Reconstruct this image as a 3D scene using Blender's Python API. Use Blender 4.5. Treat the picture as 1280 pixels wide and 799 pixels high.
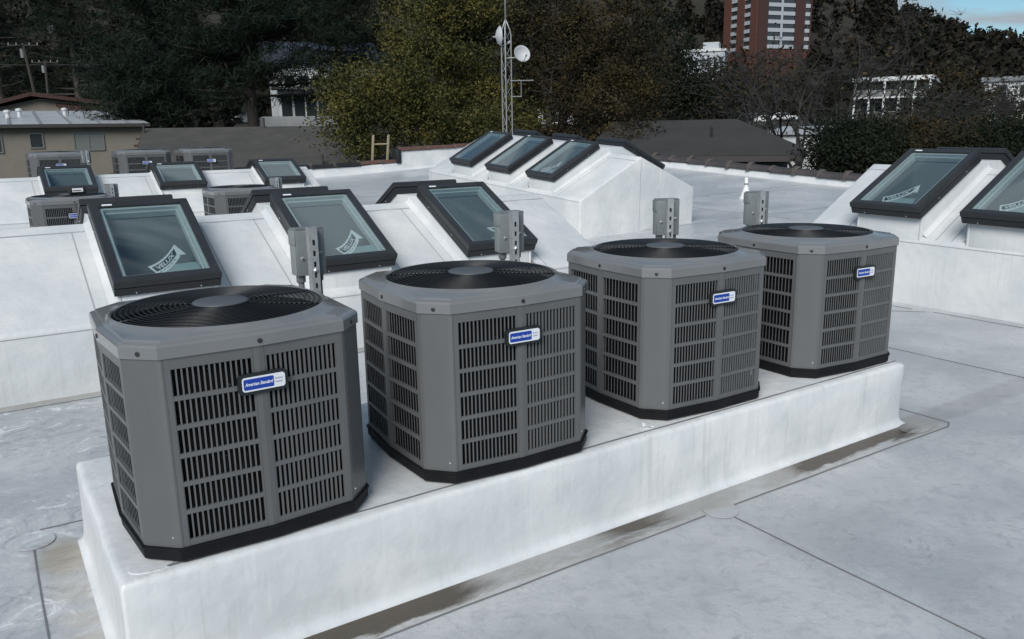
import bpy, bmesh, math, random
import numpy as np
from mathutils import Vector, Matrix

for o in list(bpy.data.objects): bpy.data.objects.remove(o)
scene = bpy.context.scene
COL = scene.collection
R = math.radians
random.seed(7)

# ------------------------------------------------------------------ camera
F_PX, PITCH, ROLL, YAW, CAM_H = 1019.97, 0.2268, 0.0179, 0.5771, 1.8106
def cam_axes():
    cy, sy, cp, sp = math.cos(YAW), math.sin(YAW), math.cos(PITCH), math.sin(PITCH)
    F = Vector((sy*cp, cy*cp, -sp)); Rt = Vector((cy, -sy, 0)); D = F.cross(Rt)
    cr, sr = math.cos(ROLL), math.sin(ROLL)
    return cr*Rt + sr*D, -sr*Rt + cr*D, F
C_R, C_D, C_F = cam_axes()
CAM = Vector((0, 0, CAM_H))
cd = bpy.data.cameras.new('camera'); cd.sensor_width = 36; cd.lens = F_PX*36/1280
cd.clip_start = 0.05; cd.clip_end = 9000
cam = bpy.data.objects.new('camera', cd); COL.objects.link(cam)
up, bk = -C_D, -C_F
cam.matrix_world = Matrix(((C_R.x, up.x, bk.x, 0), (C_R.y, up.y, bk.y, 0), (C_R.z, up.z, bk.z, CAM_H), (0, 0, 0, 1)))
scene.camera = cam

# ------------------------------------------------------------------ light
SUN_EL, SUN_AZ = R(36), math.atan2(-1.0, -.9)   # azimuth measured from +Y towards +X: light from -X
world = bpy.data.worlds.new('World'); scene.world = world; world.use_nodes = True
wt = world.node_tree; wn = wt.nodes; wl = wt.links; wn.clear()
sky = wn.new('ShaderNodeTexSky'); sky.sky_type = 'NISHITA'; sky.sun_disc = False
sky.sun_elevation = SUN_EL; sky.sun_rotation = SUN_AZ; sky.air_density = .8; sky.dust_density = .2; sky.ozone_density = 1.5
tc = wn.new('ShaderNodeTexCoord'); mp = wn.new('ShaderNodeMapping'); mp.inputs['Scale'].default_value = (2.2, 2.2, 22); mp.inputs['Location'].default_value = (.37, 1.1, .8)
nz = wn.new('ShaderNodeTexNoise'); nz.inputs['Scale'].default_value = 1.4; nz.inputs['Detail'].default_value = 7; nz.inputs['Roughness'].default_value = .55
nz.inputs['Distortion'].default_value = .5
rp = wn.new('ShaderNodeValToRGB'); rp.color_ramp.elements[0].position = .44; rp.color_ramp.elements[1].position = .60
mx = wn.new('ShaderNodeMix'); mx.data_type = 'RGBA'
mx.inputs['B'].default_value = (3.9, 4.6, 5.2, 1)
bg = wn.new('ShaderNodeBackground'); bg.inputs['Strength'].default_value = .060
wo = wn.new('ShaderNodeOutputWorld')
wl.new(tc.outputs['Generated'], mp.inputs['Vector']); wl.new(mp.outputs['Vector'], nz.inputs['Vector'])
wl.new(nz.outputs['Fac'], rp.inputs['Fac']); wl.new(rp.outputs['Color'], mx.inputs['Factor'])
tn = wn.new('ShaderNodeMix'); tn.data_type = 'RGBA'; tn.blend_type = 'MULTIPLY'; tn.inputs['Factor'].default_value = 1
tn.inputs['B'].default_value = (.82, 1.0, .955, 1); wl.new(sky.outputs['Color'], tn.inputs['A']); wl.new(tn.outputs['Result'], mx.inputs['A']); wl.new(mx.outputs['Result'], bg.inputs['Color']); wl.new(bg.outputs['Background'], wo.inputs['Surface'])
sd = bpy.data.lights.new('sun', 'SUN'); sd.energy = 2.1; sd.angle = R(32); sd.color = (1.0, .98, .95)
sun = bpy.data.objects.new('sun', sd); COL.objects.link(sun)
sdir = Vector((math.sin(SUN_AZ)*math.cos(SUN_EL), math.cos(SUN_AZ)*math.cos(SUN_EL), math.sin(SUN_EL)))
sun.rotation_euler = (-sdir).to_track_quat('-Z', 'Y').to_euler(); sun.location = (-20, 0, 30)
vs = scene.view_settings; vs.view_transform = 'Standard'; vs.look = 'None'; vs.gamma = 1; vs.exposure = 0.65
scene.render.engine = 'CYCLES'
scene.render.resolution_x, scene.render.resolution_y = 1024, 639

# ------------------------------------------------------------------ pixel helpers (photo pixels, 1280 wide)
def ray(px, py):
    return C_R*((px-640)/F_PX) + C_D*((py-399.5)/F_PX) + C_F
def G(px, py, r):
    d = ray(px, py); return CAM + d*(r/math.hypot(d.x, d.y))
def on_y(px, py, y):
    d = ray(px, py); return CAM + d*(y/d.y)

# ------------------------------------------------------------------ materials
def new_mat(name):
    m = bpy.data.materials.new(name); m.use_nodes = True
    return m, m.node_tree.nodes, m.node_tree.links, m.node_tree.nodes['Principled BSDF']
def sset(b, k, v):
    if k in b.inputs: b.inputs[k].default_value = v
def col(c): return (c[0], c[1], c[2], 1)
def mat(name, c, rough=.6, metal=0, c2=None, scale=8, detail=5, bump=0, bscale=None, stretch=(1, 1, 1), lo=.35, hi=.65, coat=0, spec=.5):
    m, n, l, b = new_mat(name)
    sset(b, 'Base Color', col(c)); sset(b, 'Roughness', rough); sset(b, 'Metallic', metal)
    sset(b, 'Coat Weight', coat); sset(b, 'Specular IOR Level', spec)
    if c2 is not None or bump:
        t = n.new('ShaderNodeTexCoord'); mpn = n.new('ShaderNodeMapping'); mpn.inputs['Scale'].default_value = stretch
        l.new(t.outputs['Object'], mpn.inputs['Vector'])
    if c2 is not None:
        z = n.new('ShaderNodeTexNoise'); z.inputs['Scale'].default_value = scale; z.inputs['Detail'].default_value = detail; z.inputs['Roughness'].default_value = .65
        l.new(mpn.outputs['Vector'], z.inputs['Vector'])
        r = n.new('ShaderNodeValToRGB'); r.color_ramp.elements[0].position = lo; r.color_ramp.elements[1].position = hi
        r.color_ramp.elements[0].color = col(c); r.color_ramp.elements[1].color = col(c2)
        l.new(z.outputs['Fac'], r.inputs['Fac']); l.new(r.outputs['Color'], b.inputs['Base Color'])
    if bump:
        z2 = n.new('ShaderNodeTexNoise'); z2.inputs['Scale'].default_value = bscale or scale*3; z2.inputs['Detail'].default_value = 4
        l.new(mpn.outputs['Vector'], z2.inputs['Vector'])
        bp = n.new('ShaderNodeBump'); bp.inputs['Strength'].default_value = bump; bp.inputs['Distance'].default_value = .02
        l.new(z2.outputs['Fac'], bp.inputs['Height']); l.new(bp.outputs['Normal'], b.inputs['Normal'])
    return m
def leaf_mat(name, cols, nscale=.45):
    """leaf colours: random per leaf, biased by a soft noise so that whole sprays share a hue"""
    m, n, l, b = new_mat(name)
    g = n.new('ShaderNodeNewGeometry'); r = n.new('ShaderNodeValToRGB'); t = n.new('ShaderNodeTexCoord')
    z = n.new('ShaderNodeTexNoise'); z.inputs['Scale'].default_value = nscale; z.inputs['Detail'].default_value = 3; l.new(t.outputs['Object'], z.inputs['Vector'])
    els = r.color_ramp.elements
    while len(els) < len(cols): els.new(.5)
    for i, c in enumerate(cols): els[i].position = i/(len(cols)-1); els[i].color = col(c)
    def mth(op, a, c):
        x = n.new('ShaderNodeMath'); x.operation = op
        for k, q in enumerate((a, c)):
            if isinstance(q, float): x.inputs[k].default_value = q
            else: l.new(q, x.inputs[k])
        return x.outputs[0]
    f = mth('ADD', mth('MULTIPLY', g.outputs['Random Per Island'], .45), mth('SUBTRACT', mth('MULTIPLY', z.outputs['Fac'], 2.4), .92))
    l.new(f, r.inputs['Fac']); l.new(r.outputs['Color'], b.inputs['Base Color'])
    sset(b, 'Roughness', .7); sset(b, 'Specular IOR Level', .15)
    return m

def N(n, typ, **kw):
    x = n.new(typ)
    for k, v in kw.items(): x.inputs[k].default_value = v
    return x
def math_n(n, l, op, a, b=None, clamp=False):
    x = n.new('ShaderNodeMath'); x.operation = op; x.use_clamp = clamp
    for i, s in enumerate((a, b)):
        if s is None: continue
        if isinstance(s, (int, float)): x.inputs[i].default_value = s
        else: l.new(s, x.inputs[i])
    return x.outputs[0]
def sstep(n, l, v, a, b):
    x = n.new('ShaderNodeMapRange'); x.interpolation_type = 'SMOOTHSTEP'
    x.inputs['From Min'].default_value = a; x.inputs['From Max'].default_value = b
    l.new(v, x.inputs['Value']); return x.outputs['Result']
def mixc(n, l, fac, a, b):
    x = n.new('ShaderNodeMix'); x.data_type = 'RGBA'
    if isinstance(fac, float): x.inputs['Factor'].default_value = fac
    else: l.new(fac, x.inputs['Factor'])
    for k, s in (('A', a), ('B', b)):
        if isinstance(s, tuple): x.inputs[k].default_value = col(s)
        else: l.new(s, x.inputs[k])
    return x.outputs['Result']

def roof_material():
    """white roofing membrane: cloudy grime, scuffs, footprints and ponding stains"""
    m, n, l, b = new_mat('roof_membrane')
    t = n.new('ShaderNodeTexCoord'); P = t.outputs['Object']
    sep = n.new('ShaderNodeSeparateXYZ'); l.new(P, sep.inputs[0]); X, Y = sep.outputs[0], sep.outputs[1]
    a = N(n, 'ShaderNodeTexNoise', Scale=.9, Detail=7, Roughness=.6); l.new(P, a.inputs['Vector'])
    c = mixc(n, l, sstep(n, l, a.outputs['Fac'], .34, .68), (.385, .405, .425), (.56, .57, .58))
    a2 = N(n, 'ShaderNodeTexNoise', Scale=13, Detail=9, Roughness=.7, Distortion=.6); l.new(P, a2.inputs['Vector'])
    c = mixc(n, l, math_n(n, l, 'MULTIPLY', sstep(n, l, a2.outputs['Fac'], .47, .66), .42), c, (.30, .315, .335))
    # curved scuff marks: thin iso-lines of a warped noise
    w = N(n, 'ShaderNodeTexNoise', Scale=2.6, Detail=5, Roughness=.55, Distortion=2.6); l.new(P, w.inputs['Vector'])
    d = math_n(n, l, 'ABSOLUTE', math_n(n, l, 'SUBTRACT', w.outputs['Fac'], .5))
    line = math_n(n, l, 'SUBTRACT', 1.0, sstep(n, l, d, 0.0, .009))
    g = N(n, 'ShaderNodeTexNoise', Scale=1.1, Detail=2); l.new(P, g.inputs['Vector'])
    line = math_n(n, l, 'MULTIPLY', line, sstep(n, l, g.outputs['Fac'], .44, .58))
    c = mixc(n, l, math_n(n, l, 'MULTIPLY', line, .55), c, (.22, .225, .24))
    # trampled, heavily scuffed strip between the equipment and the first skylight curb
    tr = math_n(n, l, 'MULTIPLY', sstep(n, l, Y, 2.6, 3.6), math_n(n, l, 'SUBTRACT', 1.0, sstep(n, l, X, .9, 2.2)))
    s1 = N(n, 'ShaderNodeTexNoise', Scale=4.2, Detail=9, Roughness=.74, Distortion=2.2); l.new(P, s1.inputs['Vector'])
    gm = sstep(n, l, g.outputs['Fac'], .36, .56); tr = math_n(n, l, 'MULTIPLY', tr, math_n(n, l, 'ADD', math_n(n, l, 'MULTIPLY', gm, .75), .25))
    sc_d = math_n(n, l, 'MULTIPLY', math_n(n, l, 'MULTIPLY', sstep(n, l, s1.outputs['Fac'], .51, .63), tr), .8)
    c = mixc(n, l, sc_d, c, (.27, .285, .31))
    sc_l = math_n(n, l, 'MULTIPLY', math_n(n, l, 'SUBTRACT', 1.0, sstep(n, l, s1.outputs['Fac'], .36, .45)), tr)
    c = mixc(n, l, sc_l, c, (.70, .71, .72))
    fz_ = N(n, 'ShaderNodeTexNoise', Scale=24, Detail=6, Roughness=.75, Distortion=2.0); l.new(P, fz_.inputs['Vector'])
    gk = sstep(n, l, a.outputs['Fac'], .38, .62)
    c = mixc(n, l, math_n(n, l, 'MULTIPLY', math_n(n, l, 'MULTIPLY', sstep(n, l, fz_.outputs['Fac'], .58, .70), gk), .55), c, (.27, .285, .30))
    c = mixc(n, l, math_n(n, l, 'MULTIPLY', math_n(n, l, 'SUBTRACT', 1.0, sstep(n, l, fz_.outputs['Fac'], .28, .40)), .55), c, (.70, .71, .72))
    # spots
    v = N(n, 'ShaderNodeTexVoronoi', Scale=2.3); l.new(P, v.inputs['Vector'])
    sp = math_n(n, l, 'SUBTRACT', 1.0, sstep(n, l, v.outputs['Distance'], .012, .03))
    c = mixc(n, l, math_n(n, l, 'MULTIPLY', sp, .7), c, (.16, .16, .16))
    # brown ponding stain along the platform foot
    em = N(n, 'ShaderNodeMapping', Scale=(.55, 1.6, 1)); l.new(P, em.inputs['Vector'])
    e = N(n, 'ShaderNodeTexNoise', Scale=5, Detail=8, Roughness=.7, Distortion=.7); l.new(em.outputs['Vector'], e.inputs['Vector'])
    wob = math_n(n, l, 'MULTIPLY', math_n(n, l, 'SUBTRACT', e.outputs['Fac'], .5), .22)
    Yw = math_n(n, l, 'ADD', Y, wob)
    Xw = math_n(n, l, 'ADD', X, math_n(n, l, 'MULTIPLY', wob, 2.0))
    band = math_n(n, l, 'MULTIPLY', sstep(n, l, Yw, 2.53, 2.59), math_n(n, l, 'SUBTRACT', 1.0, sstep(n, l, Y, 2.72, 2.78)))
    dirt = math_n(n, l, 'MULTIPLY', math_n(n, l, 'MULTIPLY', sstep(n, l, Y, 2.49, 2.53), math_n(n, l, 'SUBTRACT', 1.0, sstep(n, l, Y, 2.72, 2.8))),
                  math_n(n, l, 'MULTIPLY', sstep(n, l, X, -.2, .1), math_n(n, l, 'SUBTRACT', 1.0, sstep(n, l, X, 4.75, 4.9))))
    c = mixc(n, l, math_n(n, l, 'MULTIPLY', math_n(n, l, 'MULTIPLY', dirt, sstep(n, l, e.outputs['Fac'], .3, .7)), .75), c, (.36, .34, .30))
    bumps = None
    for x0, x1, amp in ((.55, 1.55, 1.0), (2.22, 2.62, .8), (3.55, 4.62, .95)):
        q = math_n(n, l, 'MULTIPLY', math_n(n, l, 'MULTIPLY', sstep(n, l, Xw, x0-.1, x0+.12), math_n(n, l, 'SUBTRACT', 1.0, sstep(n, l, Xw, x1-.2, x1+.1))), amp)
        bumps = q if bumps is None else math_n(n, l, 'ADD', bumps, q, True)
    bumps = math_n(n, l, 'ADD', bumps, .22)
    st = math_n(n, l, 'MULTIPLY', band, bumps, True)
    st = math_n(n, l, 'MULTIPLY', st, sstep(n, l, e.outputs['Fac'], .15, .42))
    c = mixc(n, l, st, c, (.075, .060, .044))
    # small brown patch and dirt by the platform's short side
    dx = math_n(n, l, 'SUBTRACT', X, .12); dy = math_n(n, l, 'SUBTRACT', Y, 3.88)
    rr = math_n(n, l, 'ADD', math_n(n, l, 'MULTIPLY', dx, dx), math_n(n, l, 'MULTIPLY', math_n(n, l, 'MULTIPLY', dy, dy), .35))
    pt = math_n(n, l, 'MULTIPLY', math_n(n, l, 'SUBTRACT', 1.0, sstep(n, l, math_n(n, l, 'ADD', rr, math_n(n, l, 'MULTIPLY', wob, .12)), .0, .02)), .7)
    c = mixc(n, l, pt, c, (.24, .19, .12))
    sd_ = math_n(n, l, 'MULTIPLY', math_n(n, l, 'MULTIPLY', sstep(n, l, X, .0, .12), math_n(n, l, 'SUBTRACT', 1.0, sstep(n, l, X, .22, .3))),
                 math_n(n, l, 'MULTIPLY', sstep(n, l, Y, 2.2, 2.6), math_n(n, l, 'SUBTRACT', 1.0, sstep(n, l, Y, 3.8, 4.1))))
    c = mixc(n, l, math_n(n, l, 'MULTIPLY', math_n(n, l, 'MULTIPLY', sd_, sstep(n, l, e.outputs['Fac'], .35, .6)), .6), c, (.45, .41, .34))
    # grime line at the foot of the first curb
    f1 = math_n(n, l, 'MULTIPLY', sstep(n, l, Yw, 6.25, 6.42), math_n(n, l, 'SUBTRACT', 1.0, sstep(n, l, Y, 6.5, 6.6)))
    f1 = math_n(n, l, 'MULTIPLY', f1, math_n(n, l, 'SUBTRACT', 1.0, sstep(n, l, X, 5.2, 5.5)))
    c = mixc(n, l, math_n(n, l, 'MULTIPLY', f1, .7), c, (.27, .25, .21))
    l.new(c, b.inputs['Base Color'])
    rg = N(n, 'ShaderNodeTexNoise', Scale=1.7, Detail=4); l.new(P, rg.inputs['Vector'])
    mr = n.new('ShaderNodeMapRange'); mr.inputs['To Min'].default_value = .18; mr.inputs['To Max'].default_value = .50
    l.new(rg.outputs['Fac'], mr.inputs['Value']); l.new(mr.outputs['Result'], b.inputs['Roughness'])
    bb = N(n, 'ShaderNodeTexNoise', Scale=5, Detail=10, Roughness=.72, Distortion=.4); l.new(P, bb.inputs['Vector'])
    bp = n.new('ShaderNodeBump'); bp.inputs['Strength'].default_value = .5; bp.inputs['Distance'].default_value = .016
    l.new(bb.outputs['Fac'], bp.inputs['Height']); l.new(bp.outputs['Normal'], b.inputs['Normal'])
    return m
def curb_material(name='curb_membrane', streak=.28, warm=(.70, .70, .69)):
    """white membrane on upright curbs: soft wrinkles and vertical run marks"""
    m, n, l, b = new_mat(name)
    t = n.new('ShaderNodeTexCoord'); P = t.outputs['Object']
    a = N(n, 'ShaderNodeTexNoise', Scale=1.6, Detail=6, Roughness=.6); l.new(P, a.inputs['Vector'])
    c = mixc(n, l, sstep(n, l, a.outputs['Fac'], .35, .7), (.58, .60, .61), warm)
    mpn = N(n, 'ShaderNodeMapping', Scale=(22, 22, .9)); l.new(P, mpn.inputs['Vector'])
    s = N(n, 'ShaderNodeTexNoise', Scale=1.6, Detail=4, Roughness=.6); l.new(mpn.outputs['Vector'], s.inputs['Vector'])
    g = N(n, 'ShaderNodeTexNoise', Scale=2.1, Detail=3); l.new(P, g.inputs['Vector'])
    sm = math_n(n, l, 'MULTIPLY', sstep(n, l, s.outputs['Fac'], .5, .74), sstep(n, l, g.outputs['Fac'], .38, .62))
    c = mixc(n, l, math_n(n, l, 'MULTIPLY', sm, streak), c, (.40, .40, .38))
    s2 = math_n(n, l, 'SUBTRACT', 1.0, sstep(n, l, s.outputs['Fac'], .28, .40))
    c = mixc(n, l, math_n(n, l, 'MULTIPLY', s2, streak*.6), c, (.78, .78, .77))
    l.new(c, b.inputs['Base Color']); sset(b, 'Roughness', .42)
    bb = N(n, 'ShaderNodeTexNoise', Scale=3, Detail=5, Roughness=.5); l.new(P, bb.inputs['Vector'])
    bp = n.new('ShaderNodeBump'); bp.inputs['Strength'].default_value = .45; bp.inputs['Distance'].default_value = .05
    l.new(bb.outputs['Fac'], bp.inputs['Height']); l.new(bp.outputs['Normal'], b.inputs['Normal'])
    return m
def glass_material():
    m, n, l, b = new_mat('skylight_glass'); n.remove(b); out = n['Material Output']
    tr = n.new('ShaderNodeBsdfTransparent'); tr.inputs['Color'].default_value = (.86, .90, .90, 1)
    gl = n.new('ShaderNodeBsdfGlossy'); gl.inputs['Roughness'].default_value = .015
    lw = n.new('ShaderNodeLayerWeight'); lw.inputs['Blend'].default_value = .5
    fr = math_n(n, l, 'ADD', math_n(n, l, 'MULTIPLY', math_n(n, l, 'POWER', lw.outputs['Facing'], 3.2), .92), .085, True)
    ms = n.new('ShaderNodeMixShader')
    l.new(fr, ms.inputs[0]); l.new(tr.outputs[0], ms.inputs[1]); l.new(gl.outputs[0], ms.inputs[2]); l.new(ms.outputs[0], out.inputs['Surface'])
    return m
def coil_material():
    m, n, l, b = new_mat('coil_fins'); t = n.new('ShaderNodeTexCoord')
    a = N(n, 'ShaderNodeTexNoise', Scale=160, Detail=2); l.new(t.outputs['Object'], a.inputs['Vector'])
    v = N(n, 'ShaderNodeTexNoise', Scale=22, Detail=3); l.new(t.outputs['Object'], v.inputs['Vector'])
    k = math_n(n, l, 'MULTIPLY', sstep(n, l, a.outputs['Fac'], .66, .74), sstep(n, l, v.outputs['Fac'], .5, .66))
    l.new(mixc(n, l, k, (.0035, .004, .005), (.20, .21, .22)), b.inputs['Base Color']); sset(b, 'Roughness', .75); sset(b, 'Specular IOR Level', .2)
    return m
def shingle_material(name, c1, c2, rows=7):
    m, n, l, b = new_mat(name); t = n.new('ShaderNodeTexCoord')
    br = n.new('ShaderNodeTexBrick'); br.inputs['Scale'].default_value = 1
    br.inputs['Color1'].default_value = col(c1); br.inputs['Color2'].default_value = col(c2)
    br.inputs['Mortar'].default_value = (c1[0]*.45, c1[1]*.45, c1[2]*.45, 1)
    br.inputs['Mortar Size'].default_value = .006; br.inputs['Brick Width'].default_value = .32; br.inputs['Row Height'].default_value = .14
    l.new(t.outputs['UV'], br.inputs['Vector'])
    a = N(n, 'ShaderNodeTexNoise', Scale=.8, Detail=7, Roughness=.7); l.new(t.outputs['Object'], a.inputs['Vector'])
    c = mixc(n, l, math_n(n, l, 'MULTIPLY', sstep(n, l, a.outputs['Fac'], .4, .7), .5), br.outputs['Color'], (c2[0]*1.35, c2[1]*1.3, c2[2]*1.2))
    l.new(c, b.inputs['Base Color']); sset(b, 'Roughness', .9)
    return m

M = dict(
 roof=roof_material(), curb=curb_material(), plat=curb_material('platform_membrane', .34, (.74, .745, .745)),
 seam=mat('seam_edge', (.16, .165, .17), .7), seam_soft=mat('seam_edge_soft', (.36, .37, .385), .6),
 patch=mat('membrane_patch', (.46, .475, .49), .45, c2=(.42, .43, .445), scale=6),
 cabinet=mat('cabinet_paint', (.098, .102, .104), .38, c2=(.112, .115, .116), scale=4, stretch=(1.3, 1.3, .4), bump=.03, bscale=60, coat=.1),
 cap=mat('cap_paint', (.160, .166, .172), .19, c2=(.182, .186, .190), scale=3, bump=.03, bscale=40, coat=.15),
 louver=mat('louver_paint', (.104, .108, .111), .42, c2=(.118, .121, .123), scale=4),
 base=mat('base_plastic', (.005, .0055, .007), .6, c2=(.009, .0095, .011), scale=9, spec=.2),
 coil=coil_material(), black=mat('flat_black', (.012, .013, .015), .65),
 wire=mat('guard_wire', (.010, .011, .013), .4), hub=mat('hub_paint', (.085, .093, .105), .5, c2=(.075, .082, .092), scale=12),
 blade=mat('fan_blade', (.02, .022, .026), .45), shroud=mat('fan_shroud', (.012, .0125, .014), .8),
 screw=mat('screw_steel', (.05, .05, .052), .4, .6), bright=mat('bright_screw', (.65, .66, .68), .3, .8),
 badge_back=mat('badge_back', (.012, .016, .017), .35), badge_white=mat('badge_white', (.72, .74, .78), .35),
 badge_blue=mat('badge_blue', (.008, .045, .32), .3), badge_text=mat('badge_text', (.82, .84, .86), .4), badge_grey=mat('badge_grey', (.30, .31, .38), .5),
 galv=mat('galvanised_steel', (.44, .46, .475), .38, .3, c2=(.33, .35, .365), scale=30, detail=6),
 box=mat('enclosure_paint', (.18, .198, .206), .45, c2=(.15, .166, .174), scale=10),
 box_lite=mat('enclosure_flange', (.22, .24, .24), .5), conduit=mat('conduit', (.11, .118, .125), .5),
 frame=mat('skylight_cladding', (.020, .022, .025), .36, c2=(.027, .029, .032), scale=5),
 flash=mat('skylight_flashing', (.015, .016, .019), .45), glass=glass_material(),
 liner=mat('glazing_liner', (.56, .62, .62), .5), shaft=mat('shaft_lining', (.24, .265, .265), .8), shaft_floor=mat('shaft_deep', (.21, .235, .24), .9),
 sticker=mat('sticker_paper', (.80, .83, .83), .6), sticker_dark=mat('sticker_ink', (.05, .065, .07), .6), sheet=mat('clear_sheet', (.36, .46, .46), .5),
 tag=mat('white_tag', (.80, .82, .84), .5),
 tile_dark=mat('coping_tile_dark', (.030, .027, .029), .5, c2=(.055, .047, .046), scale=5),
 tile_red=mat('coping_tile_red', (.085, .045, .036), .6, c2=(.12, .065, .05), scale=5),
 tile_black=mat('coping_tile_black', (.008, .008, .009), .6, c2=(.016, .015, .015), scale=5),
 mortar=mat('coping_mortar', (.10, .085, .075), .95, c2=(.055, .05, .047), scale=25, bump=.6, bscale=40),
 bark=mat('bark', (.05, .042, .035), .9, c2=(.085, .075, .065), scale=6, stretch=(3, 3, .6)),
 bark_grey=mat('bark_grey', (.042, .040, .038), .9, c2=(.024, .023, .022), scale=7, stretch=(3, 3, .6)),
 leaf_olive=leaf_mat('leaf_olive', [(.012, .017, .007), (.030, .036, .012), (.056, .057, .017), (.088, .078, .022), (.125, .100, .028)]),
 leaf_brown=leaf_mat('leaf_brown', [(.009, .010, .007), (.016, .016, .009), (.028, .023, .011), (.048, .034, .015), (.062, .048, .016)]),
 leaf_dark=leaf_mat('leaf_dark', [(.006, .010, .006), (.012, .017, .009), (.020, .024, .013)]),
 leaf_pine=leaf_mat('leaf_pine', [(.005, .010, .007), (.010, .018, .011), (.018, .028, .015)]),
 leaf_hill=leaf_mat('leaf_hill', [(.007, .009, .006), (.012, .013, .008), (.018, .015, .010), (.024, .017, .011)], .05),
 ground=mat('earth', (.018, .017, .013), .95, c2=(.032, .028, .02), scale=.35, detail=8),
 asphalt=mat('asphalt', (.05, .05, .052), .9, c2=(.065, .065, .066), scale=2),
 stucco=mat('beige_stucco', (.19, .172, .142), .9, c2=(.215, .195, .162), scale=1.5, bump=.2, bscale=50),
 house_wall=mat('tan_siding', (.22, .195, .16), .85, c2=(.25, .22, .18), scale=2),
 roof_white=mat('white_metal_roof', (.46, .48, .50), .4, c2=(.34, .36, .38), scale=.8),
 rib=mat('roof_rib', (.22, .23, .24), .5),
 roof_maroon=mat('maroon_roof', (.060, .026, .022), .8, c2=(.045, .022, .02), scale=1.2),
 trim_white=mat('white_trim', (.60, .61, .61), .6), trim_dark=mat('dark_trim', (.045, .04, .038), .7), trim_brown=mat('brown_rafter', (.06, .034, .026), .8),
 white_wall=mat('white_wall', (.62, .63, .63), .8, c2=(.52, .53, .54), scale=.9), grey_wall=mat('grey_wall', (.12, .12, .115), .85, c2=(.09, .09, .09), scale=1.5),
 win=mat('window_pane', (.03, .038, .042), .08, spec=.8), win_frame=mat('window_frame', (.16, .165, .16), .5), curtain=mat('window_curtain', (.14, .15, .145), .8),
 brick=mat('orange_brick', (.115, .042, .028), .9, c2=(.09, .034, .025), scale=1.5), brick_pier=mat('brick_pier', (.060, .027, .023), .9, c2=(.045, .022, .02), scale=1.5),  # brick_pier: same brick, the right face's shade put into its colour
 spandrel=mat('white_spandrel', (.40, .42, .45), .6), navy_roof=mat('slate_blue_roof', (.035, .045, .07), .7),
 shingle=shingle_material('grey_shingles', (.052, .050, .047), (.064, .061, .056)), shingle2=shingle_material('dark_shingles', (.030, .029, .028), (.037, .035, .034)),
 wood=mat('weathered_wood', (.42, .36, .24), .7, c2=(.34, .28, .17), scale=12, stretch=(4, 4, .6)), pole=mat('pole_wood', (.035, .030, .026), .9),
 mast=mat('mast_steel', (.38, .39, .39), .4, .4), dish=mat('dish_paint', (.46, .47, .48), .5), pvc=mat('white_pipe', (.74, .75, .75), .4),
 car_white=mat('car_paint_white', (.68, .69, .70), .25, coat=.5), car_dark=mat('car_paint_dark', (.03, .033, .04), .25, coat=.5), tyre=mat('tyre', (.015, .015, .015), .8),
 cable=mat('cable', (.02, .02, .022), .7), lamp_plastic=mat('headlight', (.6, .62, .64), .2),
)

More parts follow.
